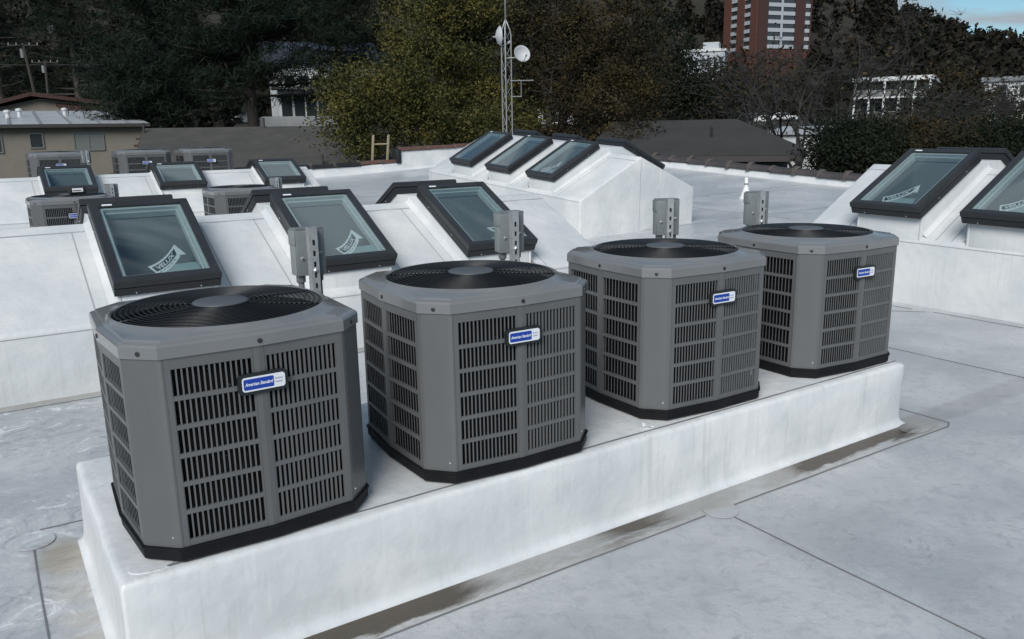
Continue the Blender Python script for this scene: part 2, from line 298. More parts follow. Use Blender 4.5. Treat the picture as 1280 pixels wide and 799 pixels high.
# ------------------------------------------------------------------ mesh builder
class MB:
    def __init__(s): s.v = []; s.f = []
    def add(s, vs, fs):
        k = len(s.v); s.v += [tuple(p) for p in vs]; s.f += [tuple(i+k for i in f) for f in fs]; return s
    def box(s, x0, x1, y0, y1, z0, z1):
        return s.add([(x0,y0,z0),(x1,y0,z0),(x1,y1,z0),(x0,y1,z0),(x0,y0,z1),(x1,y0,z1),(x1,y1,z1),(x0,y1,z1)],
                     [(0,3,2,1),(4,5,6,7),(0,1,5,4),(1,2,6,5),(2,3,7,6),(3,0,4,7)])
    def quad(s, a, b, c, d): return s.add([a,b,c,d], [(0,1,2,3)])
    def poly(s, pts): return s.add(pts, [tuple(range(len(pts)))])
    def prism(s, pts, z0, z1, axis='z'):
        n = len(pts)
        def p3(p, z): return {'z': (p[0],p[1],z), 'y': (p[0],z,p[1]), 'x': (z,p[0],p[1])}[axis]
        vs = [p3(p,z0) for p in pts]+[p3(p,z1) for p in pts]
        fs = [tuple(reversed(range(n))), tuple(range(n,2*n))]+[(i,(i+1)%n,n+(i+1)%n,n+i) for i in range(n)]
        return s.add(vs, fs)
    def loft(s, rings, close=True, cap0=False, cap1=False):
        n = len(rings[0]); vs = [p for r in rings for p in r]; fs = []
        for j in range(len(rings)-1):
            for i in range(n if close else n-1):
                a = j*n+i; b2 = j*n+(i+1)%n; fs.append((a,b2,b2+n,a+n))
        if cap0: fs.append(tuple(reversed(range(n))))
        if cap1: fs.append(tuple(range((len(rings)-1)*n, len(rings)*n)))
        return s.add(vs, fs)
    def lathe(s, prof, n=24, cap0=False, cap1=False, c=(0,0)):
        return s.loft([[(c[0]+r*math.cos(2*math.pi*i/n), c[1]+r*math.sin(2*math.pi*i/n), z) for i in range(n)] for r,z in prof], True, cap0, cap1)
    def tube(s, path, rad, n=6, caps=True, closed=False):
        path = [Vector(p) for p in path]; rings = []
        m = len(path)
        for i, p in enumerate(path):
            if closed: d = path[(i+1)%m]-path[i-1]
            else: d = path[min(i+1,m-1)]-path[max(i-1,0)]
            d = d.normalized() if d.length > 1e-9 else Vector((0,0,1))
            a = Vector((0,0,1)) if abs(d.z) < .9 else Vector((1,0,0))
            u = d.cross(a).normalized(); w = d.cross(u)
            r = rad[i] if isinstance(rad, (list, tuple)) else rad
            rings.append([p+u*(r*math.cos(2*math.pi*k/n))+w*(r*math.sin(2*math.pi*k/n)) for k in range(n)])
        if closed: rings.append(rings[0])
        return s.loft(rings, True, caps and not closed, caps and not closed)
    def mesh(s, name, mt, smooth=False):
        me = bpy.data.meshes.new(name); me.from_pydata(s.v, [], s.f); me.materials.append(mt)
        bm = bmesh.new(); bm.from_mesh(me); bmesh.ops.recalc_face_normals(bm, faces=bm.faces)
        bm.to_mesh(me); bm.free()
        if smooth:
            for p in me.polygons: p.use_smooth = True
        return me
    def build(s, name, mt, parent=None, smooth=False, bevel=0, seg=2, angle=40, weld=False):
        me = s.mesh(name, mt, smooth)
        if weld:
            bm = bmesh.new(); bm.from_mesh(me); bmesh.ops.remove_doubles(bm, verts=bm.verts, dist=1e-4)
            bmesh.ops.recalc_face_normals(bm, faces=bm.faces); bm.to_mesh(me); bm.free()
        return link(name, me, parent, bevel, seg, angle)
def link(name, me, parent=None, bevel=0, seg=2, angle=40):
    o = bpy.data.objects.new(name, me); COL.objects.link(o)
    if parent is not None: o.parent = parent
    if bevel:
        md = o.modifiers.new('bevel', 'BEVEL'); md.width = bevel; md.segments = seg; md.limit_method = 'ANGLE'; md.angle_limit = R(angle)
        md.harden_normals = False
        for p in me.polygons: p.use_smooth = True
    return o
def tag(o, label=None, cat=None, group=None, kind=None):
    if label: o['label'] = label
    if cat: o['category'] = cat
    if group: o['group'] = group
    if kind: o['kind'] = kind
    return o
def empty(name, loc=(0,0,0), rz=0, label=None, cat=None, group=None, mtx=None):
    o = bpy.data.objects.new(name, None); COL.objects.link(o); o.empty_display_size = .1
    if mtx is not None: o.matrix_world = mtx
    else: o.location = loc; o.rotation_euler = (0,0,rz)
    return tag(o, label, cat, group)
def copy_tree(o, parent=None):
    c = o.copy(); COL.objects.link(c); c.parent = parent
    for ch in list(o.children): copy_tree(ch, c)
    return c
def text_mesh(txt, size, shear=0, bold=0.0):
    cu = bpy.data.curves.new('t', 'FONT'); cu.body = txt; cu.size = size; cu.shear = shear; cu.align_x = 'CENTER'; cu.align_y = 'CENTER'
    cu.offset = bold; cu.resolution_u = 3
    ob = bpy.data.objects.new('t', cu); COL.objects.link(ob)
    dg = bpy.context.evaluated_depsgraph_get(); me = bpy.data.meshes.new_from_object(ob.evaluated_get(dg))
    bpy.data.objects.remove(ob); bpy.data.curves.remove(cu)
    return me

# ------------------------------------------------------------------ terrain
def softp(x, k=1.0): return max(0., x)+k*math.log1p(math.exp(-abs(x)/k))
CREST = []
for px, py in ((-700,-60),(-300,-120),(0,-150),(400,-150),(800,-120),(1000,-55),(1115,22),(1150,36),(1200,56),(1240,68),(1280,74),(1400,92),(1700,110)):
    p = G(max(min(px,2200),-900), py, 520); CREST.append((math.atan2(p.x, p.y), p.z))
def crest(az):
    if az <= CREST[0][0] or az >= CREST[-1][0]:
        z = CREST[0][1] if az <= CREST[0][0] else CREST[-1][1]
        d = (CREST[0][0]-az) if az <= CREST[0][0] else az-CREST[-1][0]
        return 20+(z-20)*math.exp(-d*2)
    for (a0,z0),(a1,z1) in zip(CREST, CREST[1:]):
        if a0 <= az <= a1:
            t = (az-a0)/(a1-a0); return z0+(z1-z0)*t
def terrain(x, y):
    r = math.hypot(x, y); az = math.atan2(x, y)
    z = -4.5+.06*softp(r-30, 4) if r < 345 else -4.5+.06*315
    if r > 300:
        c = crest(az); t = min(1, (r-300)/220); t = t*t*(3-2*t)
        z = z+(c-z)*t
        if r > 560: z = z+(8-z)*min(1, (r-560)/900)
    z += math.sin(x*.043+1)*math.sin(y*.037)*min(1.2, r/250)
    return z
mb = MB(); rs = [1,8,16,24,30,38,48,60,75,95,120,150,185,225,265,300,330,360,390,420,450,480,510,535,560,620,720,900,1300,2000,3500,6500]
na = 160; rings = []
for r in rs:
    rings.append([(r*math.sin(2*math.pi*i/na), r*math.cos(2*math.pi*i/na), terrain(r*math.sin(2*math.pi*i/na), r*math.cos(2*math.pi*i/na))) for i in range(na)])
mb.loft(rings, True, True, False)
tag(mb.build('terrain', M['ground'], smooth=True), kind='structure')

# ------------------------------------------------------------------ the white roof
def roof_z(x, y):
    return .053*softp(y-11.6, .5)*(1/(1+math.exp(-(x-1.5)/1.2))*.6+.4) + .048*softp(x-8.7, .4)*(1/(1+math.exp(-(y-7.5)/.8)))
XR, YB = 17.0, 23.0
xs = [-7+ i*.5 for i in range(int((XR+7)/.5)+1)]; ys = [-5+i*.5 for i in range(int((YB+5)/.5)+1)]
mb = MB()
vs_ = [(x, y, roof_z(x, y)) for y in ys for x in xs]; nx = len(xs)
mb.add(vs_, [(j*nx+i, j*nx+i+1, (j+1)*nx+i+1, (j+1)*nx+i) for j in range(len(ys)-1) for i in range(nx-1)])
roof = tag(mb.build('roof', M['roof'], smooth=True), kind='structure')
bw = MB(); bw.box(-6.9, XR+.28, -4.9, YB+.28, -6, -.06)
tag(bw.build('building', M['stucco']), 'beige stucco building under the white membrane roof', 'building')
# welded sheet laps: thin raised edges lying on the membrane
def seam(path, parent=roof, w=.007, zf=roof_z, h=.004):
    m_ = MB(); P = []
    for (x0,y0),(x1,y1) in zip(path, path[1:]):
        n_ = max(2, int(math.hypot(x1-x0,y1-y0)/.25))
        P += [(x0+(x1-x0)*i/n_, y0+(y1-y0)*i/n_) for i in range(n_)]
    P.append(path[-1])
    P = [(x+random.uniform(-.003,.003), y+random.uniform(-.003,.003)) for x,y in P]
    L, Rr = [], []
    for i,(x,y) in enumerate(P):
        a = P[max(i-1,0)]; b = P[min(i+1,len(P)-1)]; d = Vector((b[0]-a[0], b[1]-a[1])).normalized(); nn = (-d.y, d.x)
        ww = w*random.uniform(.7,1.2)/2
        L.append((x+nn[0]*ww, y+nn[1]*ww, zf(x,y)+h)); Rr.append((x-nn[0]*ww, y-nn[1]*ww, zf(x,y)+h))
    rings = [[(a[0],a[1],a[2]-h+.0005), a, b, (b[0],b[1],b[2]-h+.0005)] for a,b in zip(L,Rr)]
    m_.loft(rings, False)
    return m_.build('membrane_seam', M['seam'], parent)
PX0, PX1, PY0, PY1, PH = .2208, 4.6227, 2.705, 3.985, .3914
def disc(path_c, r, parent, z, n=20, ry=None):
    m_ = MB(); ry = ry or r
    ring = [(path_c[0]+r*math.cos(2*math.pi*i/n), path_c[1]+ry*math.sin(2*math.pi*i/n), z) for i in range(n)]
    ring2 = [(p[0]*1, p[1]*1, z-.003) for p in ring]
    m_.loft([ring2, ring], True, False, True)
    return m_.build('membrane_patch', M['roof'], parent)
seam([(-.25,2.50),(2.72,2.515)]); seam([(2.92,2.515),(4.80,2.50),(4.87,2.53)])
seam([(2.82,2.46),(2.825,-2.0)]); seam([(.012,4.05),(.012,2.2)])
disc((2.82,2.51), .085, roof, .006); disc((4.62,2.60), .13, roof, .006, ry=.075); disc((.02,4.10), .085, roof, .006)
seam([(4.87,2.53),(4.86,4.2),(0.05,4.22)]); seam([(-6,6.33),(5.5,6.33)]); seam([(5.6,6.4),(5.6,9.2)])
seam([(4.9,4.4),(7.1,5.0),(7.7,4.35)], w=.006); seam([(7.75,4.3),(7.78,-2)]); seam([(7.72,4.5),(7.72,6.3),(10.8,6.35)])
seam([(6.2,.2),(6.2,6.2)], w=.006); seam([(5.6,8.0),(16.8,8.05)], w=.008); seam([(8.2,11.1),(16.8,9.6)], w=.008)
seam([(12.4,9.7),(12.4,17.5),(16.8,17.6)], w=.008); seam([(12.5,13.2),(16.8,12.7)], w=.008); seam([(6.2,6.4),(6.4,22.6)], w=.008)
seam([(6.5,18.2),(14.5,18.3)], w=.008)

# ------------------------------------------------------------------ equipment platform
plat = empty('equipment_platform', ((PX0+PX1)/2, (PY0+PY1)/2, 0), 0, 'long low white membrane platform carrying the four large grey condensers', 'platform')
hx, hy = (PX1-PX0)/2, (PY1-PY0)/2
m_ = MB()
prof = [(.036,-.02),(.034,.003),(.020,.009),(.009,.022),(.003,.045),(.0,.10),(-.001,.25),(0,.366),(-.004,.380),(-.012,.388),(-.03,PH)]
def rect_ring(off, z, n=30):
    X, Y = hx+off, hy+off; rc = max(.006, .014+off*.3); pts = []
    wob = lambda t: .0025*math.sin(t*5.1+z*9)+.0015*math.sin(t*11.3)
    for sgn, cx, cy, a0 in ((0, X-rc, Y-rc, 0), (0, -X+rc, Y-rc, 90), (0, -X+rc, -Y+rc, 180), (0, X-rc, -Y+rc, 270)):
        for k in range(4): a = R(a0+k*30); pts.append((cx+rc*math.cos(a), cy+rc*math.sin(a), z))
    out = []
    for i, p in enumerate(pts):
        q = pts[(i+1)%len(pts)]; L = math.hypot(q[0]-p[0], q[1]-p[1]); out.append(p)
        if L > .3:
            for k in range(1, n): t = k/n; out.append((p[0]+(q[0]-p[0])*t, p[1]+(q[1]-p[1])*t, z))
    res = []
    for (x,y,zz) in out:
        w_ = wob(x+2*y) if .02 < zz < PH-.01 else 0
        k = 1+w_/max(.3, math.hypot(x,y))
        res.append((x*k if abs(abs(x)-X)<.02 else x, y+(w_*(-1 if y<0 else 1) if abs(abs(y)-Y)<.02 else 0), zz+(.5*wob(x*2+y) if zz > PH-.03 else 0)))
    return res
rr_ = [rect_ring(o,z) for o,z in prof]; inner = rect_ring(-.2, PH)
m_.loft(rr_+[inner], True, False, True)
m_.build('platform_body', M['plat'], plat, smooth=True)
def pseam(path, z):
    o = seam([(a-(PX0+PX1)/2, b-(PY0+PY1)/2) for a,b in path], plat, .006, lambda x,y: z, .003); return o
pseam([(PX0+.16,2.752),(1.4,2.757),(2.9,2.749),(PX1-.02,2.756)], PH+.002)

# folded corner patch
m_ = MB(); ring = []
for k in range(14):
    a = 2*math.pi*k/14; ring.append((-hx+.115+.075*math.cos(a), -hy+.085+.045*math.sin(a)))
m_.loft([[(x,y,PH-.003) for x,y in ring], [(x*.9995,y*.9995,PH+.0025) for x,y in ring]], True, False, True)
m_.build('corner_patch', M['plat'], plat)

# ------------------------------------------------------------------ condenser
W, BOW, E_ = .43, .01875, .314
K_ = W-BOW; ZB, ZT = .055, .7214
OUT = [(-E_,-K_),(0,-W),(E_,-K_),(K_,-E_),(W,0),(K_,E_),(E_,K_),(0,W),(-E_,K_),(-K_,E_),(-W,0),(-K_,-E_)]
def out_r(th):
    d = (math.cos(th), math.sin(th))
    for (x0,y0),(x1,y1) in zip(OUT, OUT[1:]+OUT[:1]):
        den = d[0]*(y1-y0)-d[1]*(x1-x0)
        if abs(den) < 1e-12: continue
        t = (x0*(y1-y0)-y0*(x1-x0))/den; s_ = (x0*d[1]-y0*d[0])/den
        if t > 0 and -1e-6 <= s_ <= 1+1e-6: return t
    return W
ANG = sorted(set([round(2*math.pi*i/96, 6) for i in range(96)]+[round(math.atan2(y,x)%(2*math.pi), 6) for x,y in OUT]))
def oring(scale, z, off=0, blend=0, rc=.4):
    o = []
    for a in ANG:
        r = (out_r(a)*scale+off)*(1-blend)+rc*blend; o.append((r*math.cos(a), r*math.sin(a), z))
    return o
def panel_frame(p0, p1):
    """local frame of a half panel: origin p0, u along, n outward"""
    u = Vector((p1[0]-p0[0], p1[1]-p0[1], 0)); L = u.length; u.normalize(); n_ = Vector((u.y, -u.x, 0)); return Vector((p0[0],p0[1],0)), u, n_, L
def ubox(mb, fr, u0, u1, z0, z1, d0, d1):
    o, u, n_, L = fr
    c = [o+u*a+n_*b for a,b in ((u0,d0),(u1,d0),(u1,d1),(u0,d1))]
    mb.add([(p.x,p.y,z0) for p in c]+[(p.x,p.y,z1) for p in c], [(0,3,2,1),(4,5,6,7),(0,1,5,4),(1,2,6,5),(2,3,7,6),(3,0,4,7)])
def louver(fr, ncol, mull_end, deep=False, side=False):
    mb = MB(); L = fr[3]; z0, z1 = ZB+.004, ZT-.003
    a, b = (.012, L-.020) if mull_end else (.020, L-.012)
    sa, sb, s0, s1 = a+.012, b-.012, z0+.022, z1-.036
    if not mull_end: sa, sb = a+.004, b-.018
    else: sa, sb = a+.018, b-.004
    d0, d1 = -.012, 0.0
    ubox(mb, fr, a, sa, z0, z1, d0, d1); ubox(mb, fr, sb, b, z0, z1, d0, d1)
    rows = 6; ph = (s1-s0)/rows; rail = .016
    zz = [z0]+[s0+ph*i-rail/2 for i in range(1, rows)]+[s1]
    ze = [s0]+[s0+ph*i+rail/2 for i in range(1, rows)]+[z1]
    for q0, q1 in zip(zz, ze): ubox(mb, fr, sa, sb, q0, q1, d0, d1-.0006)
    cw = (sb-sa)/ncol; bar = cw*(.42 if deep else .24 if side else .33)
    for i in range(ncol+1):
        c = sa+cw*i
        u0, u1 = max(sa, c-bar/2), min(sb, c+bar/2)
        for r_ in range(rows):
            ubox(mb, fr, u0, u1, ze[r_]-.001, zz[r_+1]+.001, -.0070 if deep else -.0040, d1-(.0035 if side else .0022))
    return mb
def make_unit():
    root = empty('air_conditioner')
    m = MB(); m.loft([oring(1,0,-.012), oring(1,.012,.004), oring(1,.044,.006), oring(1,.050,.011), oring(1,.058,.011), oring(1,.059,-.01)], True, True, True)
    m.build('base_pan', M['base'], root)
    m = MB(); m.loft([oring(.905,.05), oring(.905,ZT+.02)], True)
    m.build('coil', M['coil'], root)
    # corner panels
    for i in (2, 5, 8, 11):
        p0, p1 = OUT[i], OUT[(i+1)%12]; pm = OUT[i-1]; pn = OUT[(i+2)%12]
        def toward(p, q, d): v = Vector((q[0]-p[0], q[1]-p[1])); v.normalize(); return (p[0]+v.x*d, p[1]+v.y*d)
        a = toward(p0, pm, .011); b = toward(p1, pn, .011)
        c0, c1 = toward(p0, p1, .012), toward(p1, p0, .012)
        outer = [a, toward(p0, pm, .004), c0, c1, toward(p1, pn, .004), b]
        inn = [(x*.955, y*.955) for x,y in reversed(outer)]
        m = MB(); m.prism(outer+inn, ZB+.003, ZT-.002); m.build('corner_panel', M['cabinet'], root)
    # louvres: half panels either side of each mullion
    for i in (0, 3, 6, 9):
        p0, pm, p1 = OUT[i], OUT[i+1], OUT[(i+2)%12]
        louver(panel_frame(p0, pm), 15 if i in (0, 6) else 11, True, False, i in (3, 9)).build('louver_panel', M['louver'], root)
        louver(panel_frame(pm, p1), 15 if i in (0, 6) else 11, False, i in (0, 6), i in (3, 9)).build('louver_panel', M['louver'], root)
        f0, f1 = panel_frame(p0, pm), panel_frame(pm, p1)
        A = f0[0]+f0[1]*(f0[3]-.019); B = Vector((pm[0],pm[1],0)); C = f1[0]+f1[1]*.019; nn = B.normalized()
        prof = [A, B+nn*.001, C, C-nn*.02, A-nn*.02]
        m = MB(); m.prism([(p.x,p.y) for p in prof], ZB+.003, ZT-.002); m.build('mullion', M['cabinet'], root)
    # cap
    m = MB()
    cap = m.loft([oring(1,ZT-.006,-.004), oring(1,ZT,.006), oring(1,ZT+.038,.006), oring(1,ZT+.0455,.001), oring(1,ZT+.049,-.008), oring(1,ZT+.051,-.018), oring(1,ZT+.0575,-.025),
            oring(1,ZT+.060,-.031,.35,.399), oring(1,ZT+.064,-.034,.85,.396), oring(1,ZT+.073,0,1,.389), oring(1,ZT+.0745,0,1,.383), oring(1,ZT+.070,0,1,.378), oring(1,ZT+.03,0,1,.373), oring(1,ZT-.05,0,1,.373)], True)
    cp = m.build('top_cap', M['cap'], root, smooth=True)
    md = cp.modifiers.new('split', 'EDGE_SPLIT'); md.split_angle = R(24)
    m = MB(); m.lathe([(.371,ZT+.03),(.368,ZT-.02),(.366,.32)], 40); m.lathe([(.0,.32),(.366,.32)], 40); m.build('fan_shroud', M['shroud'], root)
    # fan guard
    m = MB(); zg = ZT+.073
    gz = lambda r: zg+.010*(1-(r/.38)**2)
    for k in range(15):
        r = .105+k*.0187
        m.tube([(r*math.cos(2*math.pi*i/48), r*math.sin(2*math.pi*i/48), gz(r)) for i in range(48)], .0026, 5, closed=True)
    for k in range(8):
        a = R(11+45*k); m.tube([(r*math.cos(a), r*math.sin(a), gz(r)-.005) for r in (.08,.16,.24,.32,.376)], .0042, 5)
    m.build('fan_guard', M['wire'], root, smooth=True)
    m = MB(); m.lathe([(.10,zg+.008),(.103,zg+.012),(.098,zg+.0165),(.05,zg+.0185),(.0,zg+.019)], 32); m.lathe([(.0,zg+.007),(.10,zg+.008)], 32)
    m.build('motor_cover', M['hub'], root, smooth=True)
    m = MB()
    for k in range(3):
        a0 = R(120*k+20); pts = []
        for j in range(9):
            t = j/8; a = a0+t*R(72); pts.append([(r*math.cos(a+(r-.1)*.9), r*math.sin(a+(r-.1)*.9), ZT-.09+.075*(t-.5)) for r in (.07,.16,.25,.355)])
        m.loft(pts, False)
    bl = m.build('fan_blades', M['blade'], root, smooth=True)
    # cap screws
    for i, (x,y) in enumerate([(0,-W),(W,0),(0,W),(-W,0)]+[((OUT[a][0]+OUT[b][0])/2, (OUT[a][1]+OUT[b][1])/2) for a,b in ((2,3),(5,6),(8,9),(11,0))]):
        n_ = Vector((x,y,0)).normalized(); b0 = Vector((x,y,ZT+.018))+n_*.0055
        if i < 4: b0 += Vector((-n_.y, n_.x, 0))*.006
        m = MB(); m.tube([b0-n_*.004, b0+n_*.003, b0+n_*.004], [.0085,.0085,.005], 10); m.build('cap_screw', M['screw'], root)
    for sx, sy in ((-1,-1),(1,-1),(1,1),(-1,1)):
        n_ = Vector((sx,sy,0)).normalized(); t_ = Vector((-n_.y,n_.x,0)); b0 = Vector((sx*(E_+K_)/2, sy*(E_+K_)/2, .095))+t_*(.045 if sx == sy else -.045)*(-1 if sx < 0 else 1)*sx
        m = MB(); m.tube([b0-n_*.002, b0+n_*.0025], [.005,.0035], 8); m.build('panel_screw', M['bright'], root)
    # badge
    bx, bz = .005, .594
    y0 = -W-.004
    def rrect(w, h, r, n=5):
        pts = []
        for cx, cz, a0 in ((w/2-r,h/2-r,0),(-w/2+r,h/2-r,90),(-w/2+r,-h/2+r,180),(w/2-r,-h/2+r,270)):
            for k in range(n+1): a = R(a0+90*k/n); pts.append((cx+r*math.cos(a), cz+r*math.sin(a)))
        return pts
    def plate(name, w, h, r, cx, ya, yb, mt, parent):
        m = MB(); m.prism([(bx+cx+p[0], bz+p[1]) for p in rrect(w,h,r)], ya, yb, 'y'); return m.build(name, mt, parent)
    bd = plate('badge', .172, .072, .018, 0, y0-.008, y0+.006, M['badge_back'], root)
    plate('badge_face', .148, .050, .010, .001, y0-.0095, y0-.0078, M['badge_white'], bd)
    plate('badge_field', .104, .038, .005, -.0165, y0-.0103, y0-.0094, M['badge_blue'], bd)
    tm = text_mesh('American Standard', .0165, .35, .0003); tm.materials.clear(); tm.materials.append(M['badge_text'])
    tm.transform(Matrix.Translation((bx-.0165, y0-.0108, bz)) @ Matrix.Rotation(R(90), 4, 'X') @ Matrix.Diagonal((.74,1.0,1,1)))
    link('badge_lettering', tm, bd)
    m = MB(); 
    for zc, wl_ in ((.006,.026),(-.006,.024)):
        for k in range(7):
            xa = bx+.041+k*wl_/7; m.box(xa, xa+.0026, y0-.0101, y0-.0094, bz+zc-.002, bz+zc+.002+(.002 if k%3==0 else 0))
    m.build('badge_small_print', M['badge_grey'], bd)
    return root
unit0 = make_unit()
UN = [(.7325,3.1527,.0176,'grey condenser at the end of the platform beside the short warm-lit side'),
      (1.8314,3.1458,-.0399,'second grey condenser from the scuffed end of the platform'),
      (3.0601,3.1885,-.0476,'third grey condenser, with a white paper scrap under its corner'),
      (4.2405,3.1957,-.0662,'last grey condenser, by the platform end nearest the white walled skylight curb')]
GRP = 'grey condensers on the front platform'
units = []
for i, (x,y,t,lab) in enumerate(UN):
    o = unit0 if i == 0 else copy_tree(unit0)
    o.location = (x,y,PH+.003); o.rotation_euler = (0,0,t); tag(o, lab, 'air conditioner', GRP); units.append(o)
# units in the rows behind
def row_platform(name, x0, x1, y0, y1, z0, z1, label):
    m = MB(); m.box(x0,x1,y0,y1,z0,z1); return tag(m.build(name, M['curb'], bevel=.025, seg=3), label, 'platform')
row_platform('equipment_platform', .2, 5.3, 10.1, 11.4, -.02, PH, 'white platform hidden between the two long skylight curbs')
for x, lab in ((.92,'grey condenser with a black box on its fan guard, behind the near skylight curb'), (2.86,'grey condenser half hidden by a skylight frame, between the two long curbs')):
    o = copy_tree(unit0); o.location = (x,10.62,PH+.003); o.rotation_euler = (0,0,.0); tag(o, lab, 'air conditioner', 'grey condensers between the long curbs')
z3 = .60
row_platform('equipment_platform', .2, 6.0, 17.55, 19.2, 0, z3, 'white platform behind the far skylight curb')
for (px, lab) in ((73.6,'tall condenser in front of the beige stucco wall'),(182,'tall condenser between its two neighbours, against the shingle roof edge'),(262.5,'tall condenser alone against the grey shingle roof')):
    p = on_y(px, 195, 17.82); o = copy_tree(unit0); o.scale = (1.2,1.2,1.22); o.location = (p.x, 17.82+.52, z3+.003)
    tag(o, lab, 'air conditioner', 'tall condensers behind the far curb')
# small black controller box lying on the second-row unit
p = Vector((.92,10.62,PH))
e = empty('control_box', (1.0,10.52,PH+ZT+.084+.012), .1, 'small black box with a white and red label on a condenser top', 'box')
m = MB(); m.box(-.085,.085,-.05,.05,0,.075); m.build('case', M['black'], e, bevel=.008)
m = MB(); m.box(-.06,.05,-.0525,-.05,.02,.062); m.build('label_plate', M['tag'], e)
m = MB(); m.box(-.055,.03,-.0535,-.0525,.03,.04); m.build('label_stripe', M['brick'], e)
# scrap of white paper under unit 3
m = MB(); c0 = on_y(812, 529, 2.775); 
m.add([(0,0,.0),(.03,-.012,.004),(.052,-.03,.003),(.03,-.036,.0),(.0,-.022,.024),(-.012,-.006,.03)], [(0,1,4,5),(1,2,3,4)])
o = m.build('paper_scrap', M['tag']); o.location = (c0.x-.02, 2.80, PH+.004); tag(o, 'small torn white paper scrap at the foot of a condenser', 'paper')

# ------------------------------------------------------------------ disconnect posts
def make_post(h_box=.235):
    root = empty('disconnect_post')
    zt = .99; w = .0205
    # strut channel, open to the back, slotted front face
    m = MB(); sl = [(.93-.052*k-.026, .93-.052*k) for k in range(18) if .93-.052*k-.026 > .03]
    m.box(-w,w,.0,.0025,sl[0][1],zt)
    prev = sl[0]
    for i, (a,b) in enumerate(sl):
        m.box(-w,-.0065,0,.0025,a,b); m.box(.0065,w,0,.0025,a,b)
        lo = sl[i+1][1] if i+1 < len(sl) else 0
        m.box(-w,w,0,.0025,lo,a)
    m.box(-w,-w+.0025,.0025,.041,0,zt); m.box(w-.0025,w,.0025,.041,0,zt)
    m.box(-w+.0025,-w+.010,.0385,.041,0,zt); m.box(w-.010,w-.0025,.0385,.041,0,zt)
    m.build('strut_channel', M['galv'], root)
    zb = zt-h_box
    b = MB(); b.box(-.072,.074,.043,.118,zb,zt-.012); bo = b.build('disconnect_box', M['box'], root, bevel=.004)
    m = MB(); m.prism([(-.073,zt-.0115),(-.066,zt-.006),(.069,zt-.006),(.075,zt-.0115)], .042,.120,'y'); m.build('rain_lip', M['box'], bo)
    m = MB(); m.box(-.079,-.0725,.044,.119,zt-.085,zt-.014); m.box(-.0755,-.0725,.05,.117,zb+.004,zt-.085); m.build('side_flange', M['box_lite'], bo, bevel=.002)
    for x, z in ((-.046,zb+.085),(.047,zb+.105)):
        m = MB(); m.tube([(x,.043,z),(x,.036,z),(x,.034,z)], [.009,.009,.005], 10); m.build('bolt', M['galv'], bo)
        m = MB(); m.tube([(x,.0345,z),(x,.0325,z)], [.004,.004], 8); m.build('bolt_socket', M['black'], bo)
    m = MB(); m.tube([(0,.0,zb+.03),(0,-.006,zb+.03),(0,-.010,zb+.03)], [.0105,.0105,.006], 6); m.build('channel_bolt', M['bright'], root)
    for x, r_ in ((-.045,.0145),(.05,.012)):
        c = MB(); c.tube([(x,.08,0),(x,.08,.3),(x,.08,zb-.03)], r_, 14); cc = c.build('conduit', M['conduit'], root, smooth=True)
        c = MB(); c.tube([(x,.08,zb-.036),(x,.08,zb-.032),(x,.08,zb-.004),(x,.08,zb+.001)], [r_*1.2,r_*1.55,r_*1.55,r_*1.25], 12); c.build('conduit_fitting', M['conduit'], cc)
    return root
post0 = make_post()
PG = 'disconnect posts along the back of the platform'
labs = ['slotted steel post with grey switch box in front of a skylight, behind the end condenser', 'slotted steel post and grey switch box overlapping the last skylight of the near curb',
        'slotted steel post with grey switch box in front of the white gable', 'slotted steel post with grey switch box near the white vent pipe']
for i, (x, rz) in enumerate(((1.325,.05),(2.476,-.12),(3.642,-.42),(4.50,-.32))):
    o = post0 if i == 0 else copy_tree(post0); o.location = (x,3.75,PH+.002); o.rotation_euler = (0,0,rz); tag(o, labs[i], 'post', PG)
for (px, py, y, rz, h0, lab) in ((139.5, 230, 11.15, 0, .0, 'switch box post peeking over a near skylight frame'), (346, 222, 11.15, -.1, 0, 'switch box post below the far curb end skylight')):
    p = on_y(px, py, y); o = copy_tree(post0); o.location = (p.x, y, PH+.002); o.scale = (1,1,(p.z-PH)/.99); o.rotation_euler = (0,0,rz)
    tag(o, lab, 'post', 'disconnect posts between the long curbs')
p = on_y(109, 188, 17.75); o = copy_tree(post0); o.location = (p.x, 17.75, z3); o.scale = (1,1,(p.z-z3)/.99); o.rotation_euler = (0,0,.3)
tag(o, 'slotted steel post beside the tall condenser at the beige wall', 'post')

